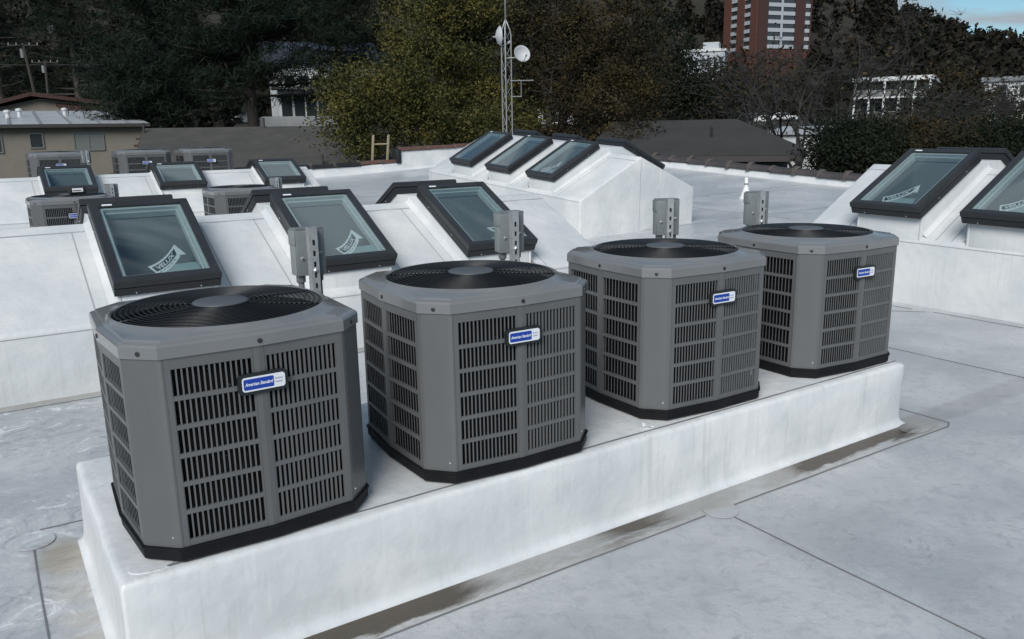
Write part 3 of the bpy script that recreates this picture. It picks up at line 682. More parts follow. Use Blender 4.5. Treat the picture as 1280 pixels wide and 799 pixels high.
# ------------------------------------------------------------------ skylights
def make_sky(Wd, L, name='skylight'):
    """origin: middle of the lower frame edge, at the underside; x across, y up the slope, z out"""
    root = empty(name); w = Wd/2
    m = MB(); t = .03; i_ = .004
    m.box(-w+i_,w-i_,i_,t,-.005,.058); m.box(-w+i_,w-i_,L-t,L-i_,-.005,.058); m.box(-w+i_,-w+t,t,L-t,-.005,.058); m.box(w-t,w-i_,t,L-t,-.005,.058)
    m.build('counter_flashing', M['flash'], root)
    m = MB(); i_ = .016; m.box(-w+i_,w-i_,i_,t,.058,.067); m.box(-w+i_,w-i_,L-t,L-i_,.058,.067); m.box(-w+i_,-w+t,t,L-t,.058,.067); m.box(w-t,w-i_,t,L-t,.058,.067)
    m.build('gasket', M['black'], root)
    fw = .072; outp = [(-w,0),(w,0),(w,L),(-w,L)]; 
    inn = [(-w+fw,fw*.9),(w-fw,fw*.9),(w-fw,L-fw),(-w+fw,L-fw)]
    mid = [(-w+.012,.012),(w-.012,.012),(w-.012,L-.012),(-w+.012,L-.012)]
    for k in range(4):
        a, b = k, (k+1)%4; g = .0008
        m = MB()
        sec = lambda q: [(outp[q][0],outp[q][1],.067),(outp[q][0],outp[q][1],.118),(mid[q][0],mid[q][1],.130),(inn[q][0],inn[q][1],.126),(inn[q][0],inn[q][1],.067)]
        s0, s1 = sec(a), sec(b); d = (Vector(s1[0])-Vector(s0[0])).normalized()*g
        m.loft([[tuple(Vector(p)+d) for p in s0],[tuple(Vector(p)-d) for p in s1]], True, True, True)
        m.build('frame_member', M['frame'], root)
    gx, g0, g1 = w-fw+.004, fw*.9-.004, L-fw+.004
    m = MB(); m.box(-gx,gx,g0,g1,.110,.116); m.build('glass_pane', M['glass'], root)
    # liner: pale spacer and inner reveal just below the glass
    lw = .052
    m = MB()
    def frame_ring(a0, a1, z0, z1):   # stepped rectangular ring
        for (x0,x1,y0,y1) in ((-gx+a0,gx-a0,g0+a0,g0+a1),(-gx+a0,gx-a0,g1-a1,g1-a0),(-gx+a0,-gx+a1,g0+a1,g1-a1),(gx-a1,gx-a0,g0+a1,g1-a1)): m.box(x0,x1,y0,y1,z0,z1)
    frame_ring(0,.030,.080,.1085)
    ln = m.build('glazing_spacer', M['liner'], root)
    m = MB(); frame_ring(.002,.046,.030,.079); m.build('inner_reveal', M['liner'], root)
    m = MB(); a = .036; X0,X1,Y0,Y1 = -gx+a,gx-a,g0+a,g1-a; zb = -.50
    Yb = Y1-.30*(1 if L > 1 else .8); zb = -.45
    m.quad((X0,Y0,.03),(X1,Y0,.03),(X1,Y0,zb),(X0,Y0,zb)); m.quad((X0,Y1,.03),(X1,Y1,.03),(X1,Yb,zb),(X0,Yb,zb))
    m.quad((X0,Y0,.03),(X0,Y1,.03),(X0,Yb,zb),(X0,Y0,zb)); m.quad((X1,Y0,.03),(X1,Y1,.03),(X1,Yb,zb),(X1,Y0,zb))
    m.build('light_shaft', M['shaft'], root)
    m = MB(); m.quad((X0,Y0,zb),(X1,Y0,zb),(X1,Yb,zb),(X0,Yb,zb)); m.build('shaft_bottom', M['shaft_floor'], root)
    for x, y in ((-w*.6,.0025),(w*.6,.0025)):
        m = MB(); m.tube([(x,.004,.012),(x,-.004,.012)], [.006,.004], 8); m.build('screw', M['bright'], root)
    for y in (L*.3, L*.75):
        for s in (-1,1):
            m = MB(); m.tube([(s*(w-.004),y,.03),(s*(w+.004),y,.03)], [.006,.004], 8); m.build('screw', M['bright'], root)
    m = MB(); m.box(-w+.10,-w+.175,L-.062,L-.044,.127,.1305); m.build('frame_tag', M['tag'], root)
    return root
def add_sticker(root, kind, Wd, L):
    """product sticker loosely stuck to the inside of the pane (with the paper sheet below it)"""
    z = .1035; w = Wd/2
    ox, oy = w-.36, .135
    if kind == 'fold':
        m = MB(); m.poly([(ox-.06,oy+.16,z),(ox+.20,oy+.17,z),(ox+.21,oy+.155,z),(ox+.06,oy+.10,z),(ox+.02,oy+.06,z),(ox-.03,oy+.09,z)]); st = m.build('sticker', M['sticker'], root)
        m = MB(); m.poly([(ox-.02,oy+.14,z+.0008),(ox+.10,oy+.145,z+.0008),(ox+.015,oy+.085,z+.0008)]); m.build('sticker_print', M['sticker_dark'], st)
        m = MB(); m.poly([(ox-.10,fw_+.0,z-.003),(ox+.12,fw_,z-.003),(ox+.08,fw_+.075,z-.003),(ox-.09,fw_+.07,z-.003)]); m.build('paper_sheet', M['sheet'], root)
        return
    # swoosh shaped banner: rising arc strip with a straight tail at the high end
    ox = w-.50; n = 14
    top = lambda t: (ox+.25*t, .19+.08*t+.19*t*t)
    bot = lambda t: (ox+.055+.20*t, .065+.09*t+.13*t*t)
    A = [top(i/n) for i in range(n+1)]; Bt = [bot(i/n) for i in range(n+1)]
    m = MB(); pts = [(p[0],p[1],z) for p in A]+[(A[-1][0]+.055,A[-1][1]-.15,z),(A[-1][0]+.004,A[-1][1]-.155,z)]+[(p[0],p[1],z) for p in reversed(Bt)]
    m.poly(pts); st = m.build('sticker', M['sticker'], root)
    mixp = lambda t, f: (top(t)[0]*(1-f)+bot(t)[0]*f, top(t)[1]*(1-f)+bot(t)[1]*f)
    tv = [.07+.86*i/12 for i in range(13)]
    m = MB(); m.poly([mixp(t,.17)+(z+.0007,) for t in tv]+[mixp(t,.66)+(z+.0007,) for t in reversed(tv)]); m.build('sticker_print', M['sticker_dark'], st)
    m = MB()
    for k in range(5):
        a0 = .12+.15*k; m.add([mixp(a0,.76)+(z+.0008,), mixp(a0+.10,.76)+(z+.0008,), mixp(a0+.10,.86)+(z+.0008,), mixp(a0,.86)+(z+.0008,)], [(0,1,2,3)])
    m.build('sticker_small_print', M['sheet'], st)
    tm = text_mesh('VELUX', .10, 0, .003); tm.materials.clear(); tm.materials.append(M['sticker'])
    mnx = min(v.co.x for v in tm.vertices); mxx = max(v.co.x for v in tm.vertices); mny = min(v.co.y for v in tm.vertices); mxy = max(v.co.y for v in tm.vertices)
    for v in tm.vertices:
        t = .15+.70*(v.co.x-mnx)/(mxx-mnx); f = .58-.33*(v.co.y-mny)/(mxy-mny)
        v.co = Vector(mixp(t,f)+(z+.0014,))
    link('sticker_lettering', tm, st)
    m = MB(); m.poly([(ox+.08,.068,z-.003),(w-.12,.068,z-.003),(w-.15,.20,z-.003),(ox+.12,.19,z-.003)]); m.build('paper_sheet', M['sheet'], root)
fw_ = .068
def sky_variant(Wd, L, kind):
    r = make_sky(Wd, L)
    if kind: add_sticker(r, kind, Wd, L)
    return r
SKY = {}
USED = set()
def place_sky(mtx, key, label, group):
    if key not in SKY: SKY[key] = sky_variant(*key)
    o = SKY[key] if key not in USED else copy_tree(SKY[key]); USED.add(key)
    o.matrix_world = mtx; tag(o, label, 'skylight', group); return o

# ------------------------------------------------------------------ gabled skylight curbs
def ridge(name, label, mtx, length, half, eave, slope, sky, Wd, L, zf_off, ylow, th, grp, labels, rears, kinds, gable_seam=True, low_z=-.05):
    """local x along the ridge, front slope faces -y; sky: list of centre x positions"""
    root = empty(name, mtx=mtx, label=label, cat='roof curb')
    zr = eave+slope*half; ang = math.atan(slope); cth, sth = math.cos(th), math.sin(th)
    cw = Wd/2-.025
    # frame underside plane on the front slope: passes (ylow, zlow); .13 below frame top along normal
    zlow = zf_off
    fy = lambda s: ylow+cth*s+sth*.13       # point on underside (moved along -normal by .13): normal=(-sth,cth)
    fz = lambda s: zlow+sth*s-cth*.13
    yb, zb = max(.006, fy(.03)), fz(.03); yt, zt = fy(L-.03), fz(L-.03)
    op = sorted((c-cw+.03, c+cw-.03) for c in sky)
    xs_ = [0]+[v for ab in op for v in ab]+[length]
    v0, v1 = max(.02, (yb+.03)/half), min(.97, (yt-.03)/half)
    m = MB()
    for side in (0, 1):
        fyv = (lambda v: v*half) if side == 0 else (lambda v: 2*half-v*half)
        zz = lambda v: eave+slope*half*v
        vv = [0, v0, v1, 1]
        for i in range(len(xs_)-1):
            hole = i % 2 == 1
            for j in range(3):
                if hole and j == 1: continue
                m.quad((xs_[i],fyv(vv[j]),zz(vv[j])),(xs_[i+1],fyv(vv[j]),zz(vv[j])),(xs_[i+1],fyv(vv[j+1]),zz(vv[j+1])),(xs_[i],fyv(vv[j+1]),zz(vv[j+1])))
            m.quad((xs_[i],fyv(0),low_z),(xs_[i+1],fyv(0),low_z),(xs_[i+1],fyv(0),eave),(xs_[i],fyv(0),eave))
    for X in (0, length):
        pts = [(X,0,low_z),(X,0,eave)]+[(X,v*half,eave+slope*half*v) for v in (v0,v1,1)]+[(X,2*half-v*half,eave+slope*half*v) for v in (v1,v0)]+[(X,2*half,eave),(X,2*half,low_z)]
        m.poly(pts)
    m.build('curb_body', M['curb'], root, bevel=.028, seg=3, angle=15, weld=True)
    # saddles carrying the frames
    for c in sky:
        m = MB()
        ws = half+(half-yb); 
        prof = [(yb,eave-.10),(yb,zb),(yt,zt),(2*half-yt,zt),(2*half-yb,zb),(2*half-yb,eave-.10),(2*half-half*.9,eave+slope*half*.1-.12),(half,zr-.12),(half*.9*.1+.0,eave+slope*half*.1-.12)]
        prof = [(yb,eave-.10),(yb,zb),(yt,zt),(2*half-yt,zt),(2*half-yb,zb),(2*half-yb,eave-.10),(half,zr-.12)]
        m.prism(prof, c-cw, c-cw+.028, 'x'); m.prism(prof, c+cw-.028, c+cw, 'x')
        m.box(c-cw+.029, c+cw-.029, yb, yb+.028, eave-.10, zb); m.box(c-cw+.029, c+cw-.029, 2*half-yb-.028, 2*half-yb, eave-.10, zb)
        m.box(c-cw+.029, c+cw-.029, yt-.012, 2*half-yt+.012, zr-.15, zt-.001)
        m.build('saddle', M['curb'], root, bevel=.006, seg=2, angle=30)
        # membrane cant strips (flared skirt) each side of the saddle, on the front slope
        for s in (-1, 1):
            m = MB(); xo = c+s*cw
            A = [(half*.035, eave+slope*half*.035), (half*.985, eave+slope*half*.985)]
            y0, z0 = A[0]; y1, z1 = A[1]
            rise = .05
            m.loft([[(xo,y0,z0+rise),(xo+s*.012,y0,z0+.022),(xo+s*.05,y0,z0+.004)],[(xo,y1,z1+rise),(xo+s*.012,y1,z1+.022),(xo+s*.05,y1,z1+.004)]], False)
            m.build('membrane_skirt', M['curb'], root, smooth=True)
            xl = xo+s*.15
            if 0 < xl < length:
                m = MB(); sw = .0045
                y0, y1 = half*.02, half*.90
                zz = lambda y: eave+slope*y
                m.loft([[(xl-sw,y,zz(y)-.001),(xl-sw,y,zz(y)+.003),(xl+sw,y,zz(y)+.003),(xl+sw,y,zz(y)-.001)] for y in (y0,(y0+y1)/2,y1)], False)
                m.build('membrane_seam', M['seam_soft'], root)
    # cap sheet lap a hand below the ridge, eave lap and a foot lap
    edges = [0]+[v for c in sorted(sky) for v in (c-cw-.05, c+cw+.05)]+[length]
    for a, b in zip(edges[::2], edges[1::2]):
        if b-a < .1: continue
        for v in (.90,):
            m = MB(); y = half*v; z = eave+slope*y
            n_ = 6
            m.loft([[(a+(b-a)*i/n_, y-.004+.006*math.sin(i*2.1), z+.0005),(a+(b-a)*i/n_, y-.003+.006*math.sin(i*2.1), z+.0045),(a+(b-a)*i/n_, y+.003+.006*math.sin(i*2.1), z+.0065)] for i in range(n_+1)], False)
            m.build('membrane_seam', M['seam_soft'], root)
    m = MB(); m.box(.03, length-.03, -.0032, .002, eave-.034, eave-.029); m.build('membrane_seam', M['seam_soft'], root)
    for gx_ in ([length] if gable_seam else []):
        m = MB(); m.box(gx_-.001, gx_+.003, half-.0035, half+.0035, .01, zr-.05); m.build('membrane_seam', M['seam_soft'], root)
    # skylights, front then back
    base = Matrix.Translation((0, fy(0)-0, fz(0)))
    for i, c in enumerate(sky):
        lm = Matrix.Translation((c, fy(0), fz(0))) @ Matrix.Rotation(th, 4, 'X')
        place_sky(mtx @ lm, (Wd, L, kinds[i]), labels[i], grp)
        lb = Matrix.Translation((c, 2*half-fy(0), fz(0))) @ Matrix.Rotation(math.pi, 4, 'Z') @ Matrix.Rotation(th, 4, 'X')
        place_sky(mtx @ lb, (Wd, L, None), 'dark frame on the hidden slope behind the '+rears[i], grp+' rear slope')
    return root
# near curb, parallel to the platform
R1X0 = -4.0
ridge('skylight_curb', 'long white gabled curb with three big skylights behind the platform', Matrix.Translation((R1X0,6.47,0)), 5.42-R1X0, 1.28, .50, .484,
      [1.15-R1X0, 2.645-R1X0, 4.14-R1X0], .77, 1.12, .795, 6.455-6.47, R(27.2), 'skylights of the near curb',
      ['dark framed skylight with curved sticker, first of the near curb, behind the end condenser', 'dark framed skylight with sticker behind a steel post, middle of the near curb', 'dark framed skylight with folded sticker, last of the near curb before its gable'],
      ['first near curb skylight', 'middle near curb skylight', 'last near curb skylight'], ['full', 'full', 'fold'])
# far left curb
R2X0 = -4.0
ridge('skylight_curb', 'far white gabled curb with three small skylights before the tall condensers', Matrix.Translation((R2X0,14.72,0)), 5.62-R2X0, 1.28, .585, .484,
      [1.37-R2X0, 3.12-R2X0, 4.93-R2X0], .79, .76, 1.045, 15.2-14.72, R(25.8), 'skylights of the far curb',
      ['small dark framed skylight before the tall condenser at the beige wall', 'small dark framed skylight of the far curb between two neighbours', 'small dark framed skylight at the gable end of the far curb'],
      ['one by the beige wall', 'middle small skylight', 'small skylight at the gable'], [None, None, None])
# curb with its gable towards the platform
def frame_m(o, ex, ey):
    ex = Vector(ex).normalized(); ey = Vector(ey); ey = (ey-ex*ey.dot(ex)).normalized(); ez = ex.cross(ey)
    return Matrix(((ex.x,ey.x,ez.x,o[0]),(ex.y,ey.y,ez.y,o[1]),(ex.z,ey.z,ez.z,o[2]),(0,0,0,1)))
T3 = .064; L3 = 5.4; zo = T3*L3
ridge('skylight_curb', 'white gabled curb with plain pale gable wall and three tilted skylights', frame_m((8.42,10.8+L3,zo), (0,-1,-T3), (1,0,.032)), L3, 1.315, .67, .484,
      [L3-(12.0-10.8), L3-(13.40-10.8), L3-(14.80-10.8)], .82, 1.14, 1.008, 8.4-8.42, R(27.3), 'skylights of the gable curb',
      ['dark framed skylight nearest the pale gable wall', 'dark framed middle skylight of the curb with the pale gable', 'dark framed skylight beside the antenna mast, far end of the pale gable curb'],
      ['skylight nearest the pale gable', 'middle skylight there', 'skylight beside the mast'], ['full', None, None], low_z=-.3)
# right curb
L4 = 6.5
ridge('skylight_curb', 'white gabled curb with a tall streaked wall beside the last condenser', frame_m((7.93,5.98,0), (0,-1,-.012), (1,0,.0)), L4, 1.17, .68, .58,
      [5.98-4.98, 5.98-3.80, 5.98-2.6, 5.98-1.4], .775, 1.16, 1.02, 7.80-7.93, R(27.8), 'skylights of the right curb',
      ['dark framed skylight with crumpled sticker above the last condenser', 'dark framed skylight second along the streaked white wall, cut by the view', 'dark framed skylight third along the streaked white wall', 'dark framed skylight fourth along the streaked white wall'],
      ['skylight above the condenser', 'second skylight there', 'third skylight there', 'fourth skylight there'], ['full', 'full', None, None])

# ------------------------------------------------------------------ parapets with tile copings
def half_tile(length, r, mt, name='coping_tile', r2=None):
    m = MB(); n = 10; rings = []
    for t, k in ((0,1.0),(.02,1.06),(.1,1.06),(.12,1.0),(1,.94)):
        rings.append([(t*length, r*k*math.cos(math.pi*i/n)*1.05, r*k*math.sin(math.pi*i/n)) for i in range(n+1)])
    m.loft(rings, False)
    return m.mesh(name, mt, True)
par_r = empty('parapet', (XR,9,0), 0, 'low white parapet capped with dark half round tiles beyond the vent pipe', 'parapet')
m = MB(); n = 60; secs = []
for i in range(n+1):
    y = -5+(YB+5)*i/n; z = roof_z(XR, y)
    secs.append([(-.10,y-9,z-.02),(-.045,y-9,z+.03),(-.02,y-9,z+.10),(-.01,y-9,z+.165),(.02,y-9,z+.18),(.26,y-9,z+.18),(.27,y-9,-1.0)])
m.loft(secs, False); m.build('parapet_wall', M['curb'], par_r, smooth=True)
pitch = .72; tile_m = half_tile(pitch*1.06, .145, M['tile_dark']); 
def mortar_mesh(r):
    m = MB(); n = 9
    rng = random.Random(5); rings = []
    for k, t in enumerate((-.07,-.03,.03,.075)):
        rings.append([(t+rng.uniform(-.012,.012), (r*(1.0 if k in (0,3) else 1.16)+rng.uniform(-.006,.012))*math.cos(math.pi*i/n), (r*(1.0 if k in (0,3) else 1.2)+rng.uniform(-.006,.014))*math.sin(math.pi*i/n)) for i in range(n+1)])
    m.loft(rings, False); return m.mesh('mortar_joint', M['mortar'], False)
mort_m = mortar_mesh(.15)
k = 0; y = 22.6
rng = random.Random(3)
while y > 5:
    z = roof_z(XR, y); slope_ = (roof_z(XR,y-pitch)-z)/pitch
    o = link('coping_tile', tile_m, par_r); o.location = (.10+rng.uniform(-.01,.01), y-9, z+.165+rng.uniform(-.004,.006))
    o.rotation_euler = (rng.uniform(-.05,.05), -math.atan(slope_)+rng.uniform(-.015,.015), R(-90)+rng.uniform(-.02,.02))
    q = link('mortar_joint', mort_m, par_r); q.location = (.10, y-9, z+.168); q.rotation_euler = (rng.uniform(-.2,.2), 0, R(-90)+rng.uniform(-.1,.1)); q.scale = (rng.uniform(.8,1.3),1,rng.uniform(.85,1.15))
    y -= pitch
# back parapet: low run with black tiles, then a step up with reddish tiles
XS = 11.05
par_b = empty('parapet', (0,YB,0), 0, 'low white back parapet with blackened round tiles, ladder over it', 'parapet')
def wall_run(x0, x1, h0, parent, nm='parapet_wall'):
    m = MB(); n = 24; secs = []
    for i in range(n+1):
        x = x0+(x1-x0)*i/n; z = roof_z(x, YB); wv = .012*math.sin(x*3.1)+.008*math.sin(x*7.7)
        secs.append([(x,-.12,z-.02),(x,-.03,z+.05),(x,0,z+h0(x)*.5),(x,.02,z+h0(x)+wv),(x,.24,z+h0(x)),(x,.27,-2)])
    m.loft(secs, False, ); m.add(secs[-1], [tuple(range(6))]); m.add(secs[0], [tuple(range(6))])
    return m.build(nm, M['curb'], parent, smooth=False)
lowh = lambda x: .27-.010*(x-6)
wall_run(-7, XS, lowh, par_b)
bt = half_tile(.78, .115, M['tile_black']); bt2 = half_tile(.78, .105, M['tile_red'])
x = -6.6
mort_s = mortar_mesh(.088)
while x < XS-.5:
    z = roof_z(x+.3, YB)+lowh(x+.3)
    o = link('coping_tile', bt2 if x > 9.3 else bt, par_b); o.location = (x, .10+rng.uniform(-.02,.02), z-.005+rng.uniform(-.01,.02)); o.rotation_euler = (rng.uniform(-.06,.06), -.03+rng.uniform(-.03,.03), rng.uniform(-.03,.03))
    q = link('mortar_joint', mort_s, par_b); q.location = (x+.02, .10, z+.012); q.rotation_euler = (rng.uniform(-.2,.2),0,rng.uniform(-.1,.1)); q.scale = (.8,1,rng.uniform(.9,1.3))
    x += .74
m = MB(); zx = roof_z(XS, YB); m.box(XS-.16,XS-.005,-.05,.30,zx+.2,zx+.62); m.build('parapet_end', M['tile_black'], par_b, bevel=.02)
par_u = empty('parapet', (0,YB,0), 0, 'taller white back parapet with reddish brown tiles next to the ladder', 'parapet')
uph = lambda x: .56-.02*(x-XS)
wall_run(XS, XR, uph, par_u)
rt = half_tile(1.0, .115, M['tile_red']); x = XS-.05
while x < XR-.3:
    z = roof_z(x+.4, YB)+uph(x+.4); o = link('coping_tile', rt, par_u); o.location = (x,.10,z-.004); o.rotation_euler = (rng.uniform(-.03,.03), -.02+rng.uniform(-.01,.01), rng.uniform(-.015,.015))
    q = link('mortar_joint', mort_s, par_u); q.location = (x+.02,.10,z+.004); q.scale = (.5,.95,1.0)
    x += .96
# vent pipe with white boot
p = Vector((14.2, 12.35, 0)); p.z = roof_z(p.x, p.y)
# keep the pipe on the photographed line of sight
d = ray(932, 248)
best = min(((abs((CAM+d*t).z-roof_z((CAM+d*t).x, (CAM+d*t).y)), t) for t in [5+.02*i for i in range(900)]))
p = CAM+d*best[1]; kk = (p-CAM).length/18
e = empty('vent_pipe', (p.x,p.y,roof_z(p.x,p.y)), 0, 'white plumbing vent pipe with cone boot on the open roof', 'pipe')
m = MB(); m.lathe([(.135*kk,-.01),(.13*kk,.03*kk),(.11*kk,.05*kk),(.055*kk,.22*kk),(.05*kk,.25*kk)], 20); m.build('boot', M['pvc'], e, smooth=True)
m = MB(); m.lathe([(.036*kk,.2*kk),(.036*kk,.43*kk),(.03*kk,.43*kk),(.03*kk,.36*kk)], 16); m.build('pipe', M['pvc'], e, smooth=True)
m = MB(); m.lathe([(.0,.362*kk),(.03*kk,.362*kk)], 16); m.lathe([(.040*kk,.285*kk),(.043*kk,.29*kk),(.043*kk,.31*kk),(.038*kk,.315*kk)], 16); m.build('clamp_ring', M['seam'], e)
# wooden ladder leaning on the low parapet from outside
pa, pb = on_y(466.5,169,YB+.35), on_y(485.5,168,YB+.35)
zt_ = (pa.z+pb.z)/2; lx = (pa.x+pb.x)/2; lwid = (pb.x-pa.x)/2
e = empty('ladder', (lx, YB+.35, -4.2), 0, 'pale wooden ladder top sticking up over the back parapet', 'ladder')
H = zt_+4.2
def lad(z): return 1.35*(1-z/H)
for s in (-1,1):
    m = MB(); a = lad(0); 
    m.add([(s*lwid-.028,a-.04,0),(s*lwid+.028,a-.04,0),(s*lwid+.028,a+.04,0),(s*lwid-.028,a+.04,0),(s*lwid-.024,-.035,H),(s*lwid+.024,-.035,H),(s*lwid+.024,.035,H-.02),(s*lwid-.024,.035,H-.02)],
          [(0,3,2,1),(4,5,6,7),(0,1,5,4),(1,2,6,5),(2,3,7,6),(3,0,4,7)]); m.build('rail', M['wood'], e)
z = H-.28
while z > .2:
    m = MB(); m.tube([(-lwid,lad(z),z),(lwid,lad(z),z)], .022, 8); m.build('rung', M['wood'], e); z -= .50
# lattice antenna mast
pm = G(634, 150, 24.5); zb_ = roof_z(pm.x, pm.y); zj = G(634,24,24.5).z; ztop = G(634,-60,24.5).z
mast = empty('antenna_mast', (pm.x,pm.y,zb_), .35, 'slim three legged steel lattice mast with whip pole above the far skylights', 'mast')
legs = [(.16*math.cos(R(90+120*k)), .16*math.sin(R(90+120*k))) for k in range(3)]
hj = zj-zb_; hl = hj-.42
for x,y in legs:
    m = MB(); m.tube([(x,y,0),(x,y,hl),(x*.75,y*.75,hl+.16),(0,0,hj)], .0185, 8); m.build('leg', M['mast'], mast, smooth=True)
m = MB(); z = .1; i = 0
while z < hl-.2:
    for k in range(3):
        a, b = legs[k], legs[(k+1)%3]
        if i % 2: a, b = b, a
        m.tube([(a[0],a[1],z),(b[0],b[1],z+.38)], .0055, 5)
    z += .38; i += 1
m.build('bracing', M['mast'], mast)
m = MB(); m.tube([(0,0,hj-.06),(0,0,ztop-zb_)], .02, 8); m.build('top_pole', M['mast'], mast, smooth=True)
def dish(px, py, yaw, tilt, r, label, side):
    p = G(px, py, 24.5); 
    e = empty('satellite_dish', (p.x,p.y,p.z), 0, label, 'dish')
    q = Matrix.Translation(p) @ Matrix.Rotation(yaw, 4, 'Z') @ Matrix.Rotation(tilt, 4, 'X'); e.matrix_world = q
    m = MB(); m.lathe([(0,0),(r*.3,.01),(r*.6,.04),(r*.85,.085),(r,.12),(r*1.01,.118),(r*.85,.078),(r*.6,.032),(r*.3,.0),(.0,-.012)], 28); m.build('reflector', M['dish'], e, smooth=True)
    m = MB(); m.tube([(0,-r*.7,.02),(0,-r*1.0,.18),(0,-r*.75,.36)], .012, 6); m.build('feed_arm', M['mast'], e)
    m = MB(); m.tube([(0,-r*.75,.33),(0,-r*.62,.42)], [.03,.035], 8); m.build('feed_horn', M['dish'], e)
    inv = q.inverted(); tgt = inv @ Vector((pm.x, pm.y, p.z-.08))
    m = MB(); m.tube([(0,0,-.01),(0,-.02,-.09),tuple(tgt)], .016, 6); m.build('mount_arm', M['mast'], e)
    return e
dish(651, 69, R(-12), R(72), .24, 'round grey dish with feed arm on the right of the mast', 1)
dish(620, 45, R(72), R(88), .27, 'pale dish seen edge on at the upper left of the mast', -1)
p = G(640, 101, 24.5)
yg = empty('yagi_antenna', (p.x,p.y,p.z), -YAW, 'small toothed antenna on the mast below the dishes', 'antenna')
m = MB(); m.tube([(-.05,0,0),(.62,0,0)], .008, 6); m.build('boom', M['mast'], yg)
for k in range(8):
    m = MB(); m.tube([(.03+k*.08,-.12,0),(.03+k*.08,.12,0)], .005, 5); m.tube([(.03+k*.08,0,-.025),(.03+k*.08,0,.025)], .006, 5); m.build('element', M['mast'], yg)
m = MB(); m.tube([(.26,0,0),(.26,0,-.46)], .009, 6); m.tube([(.26,0,-.44),(.0,0,-.44)], .009, 6); m.build('support_arm', M['mast'], yg)

# ------------------------------------------------------------------ background helpers
def site(px, r, turn=0):
    """frame facing the camera: local x to the right, y away; returns origin and converters"""
    d = ray(px, 160); a = math.atan2(d.x, d.y)+turn
    o = G(px, 160, r); o.z = 0
    ex = Vector((math.cos(a), -math.sin(a), 0)); ey = Vector((math.sin(a), math.cos(a), 0))
    def loc(qx, qy, y=0.0):
        d = ray(qx, qy); n = ey; t = (o+ey*y-CAM).dot(n)/d.dot(n); w = CAM+d*t
        return (w-o).dot(ex), w.z
    return o, -a, loc
def house(name, px, r, turn, label, cat='building', z=None):
    o, rz, loc = site(px, r, turn)
    g = terrain(o.x, o.y) if z is None else z
    e = empty(name, (o.x,o.y,g-.3), rz, label, cat)
    def L(qx, qy, y=0.0):
        x, zz = loc(qx, qy, y); return x, zz-(g-.3)
    return e, L
def window(parent, x0, x1, z0, z1, y, panes=2, frame='win_frame', curtain=False, t=.06):
    m = MB(); m.box(x0-t,x1+t,y-.05,y+.02,z0-t,z0); m.box(x0-t,x1+t,y-.05,y+.02,z1,z1+t); m.box(x0-t,x0,y-.05,y+.02,z0,z1); m.box(x1,x1+t,y-.05,y+.02,z0,z1)
    for k in range(1, panes): xx = x0+(x1-x0)*k/panes; m.box(xx-.02,xx+.02,y-.045,y+.01,z0,z1)
    f = m.build('window', M[frame], parent)
    m = MB(); m.box(x0,x1,y-.02,y-.012,z0,z1); m.build('pane', M['curtain' if curtain else 'win'], f)
    return f
def slope_roof(parent, name, pts_low, pts_high, mt, thick=.12):
    """sloped quad slab with UVs in metres (u along the eave, v up the slope)"""
    a, b = [Vector(p) for p in pts_low]; d, c = [Vector(p) for p in pts_high]
    me = bpy.data.meshes.new(name); n = (b-a).cross(d-a).normalized()*thick
    vv = [a,b,c,d,a-n,b-n,c-n,d-n]
    me.from_pydata([tuple(v) for v in vv], [], [(0,1,2,3),(7,6,5,4),(0,4,5,1),(1,5,6,2),(2,6,7,3),(3,7,4,0)]); me.materials.append(mt)
    uv = me.uv_layers.new(); u = (b-a).normalized(); w = n.normalized().cross(u)
    for lp in me.loops:
        q = me.vertices[lp.vertex_index].co-a; uv.data[lp.index].uv = (q.dot(u), q.dot(w))
    return link(name, me, parent)

# ------------------------------------------------------------------ neighbouring houses
# beige stucco building at the left
e, L = house('stucco_building', 80, 45, -.05, 'beige stucco building with two windows and a white metal roof')
xl, z1 = L(-160, 161); xr, zr_ = L(179, 152); ztop_ = (L(0,160)[1]+zr_)/2
m = MB(); m.box(xl, xr, 0, 11, 0, ztop_); m.build('wall', M['stucco'], e)
for (a,b,c,d_,pn,cu) in ((37,54,168,184,1,False),(92,130,167,186.5,2,True),(-12,3,171,190,1,False)):
    x0, zz1 = L(a, c); x1, zz0 = L(b, d_); window(e, x0, x1, zz0, zz1, 0, pn, curtain=cu)
rf = slope_roof(e, 'roof', ((xl-.3,-.35,ztop_+.02),(xr+.25,-.35,ztop_+.02)), ((xl-.3,11,ztop_+.95),(xr+.25,11,ztop_+.95)), M['roof_white'], .14)
m = MB(); m.box(xl-.3, xr+.25, -.42, -.36, ztop_-.13, ztop_+.03); m.build('fascia', M['trim_dark'], rf)
x = xl
while x < xr-.4:
    m = MB(); z0, z1 = ztop_+.02, ztop_+.95; sl_ = (z1-z0)/11.35
    m.add([(x,-.3,z0+.006),(x+.12,-.3,z0+.006),(x+.12,10.9,z1+.0),(x,10.9,z1+.0),(x,-.3,z0+.055),(x+.12,-.3,z0+.055),(x+.12,10.9,z1+.05),(x,10.9,z1+.05)],[(4,5,6,7),(0,1,5,4),(1,2,6,5),(2,3,7,6),(3,0,4,7)])
    m.build('roof_rib', M['rib'], rf); x += 1.25
for (px_, yy) in ((10,4),(25,5.5),(82,6)):
    xx, _ = L(px_,148,yy); m = MB(); zz = ztop_+.02+.93*(yy+.35)/11.35; m.lathe([(.10,zz-.02),(.10,zz+.28),(.16,zz+.30),(.16,zz+.40),(0,zz+.44)], 10, c=(xx,yy)); m.build('roof_vent', M['trim_white'], rf)
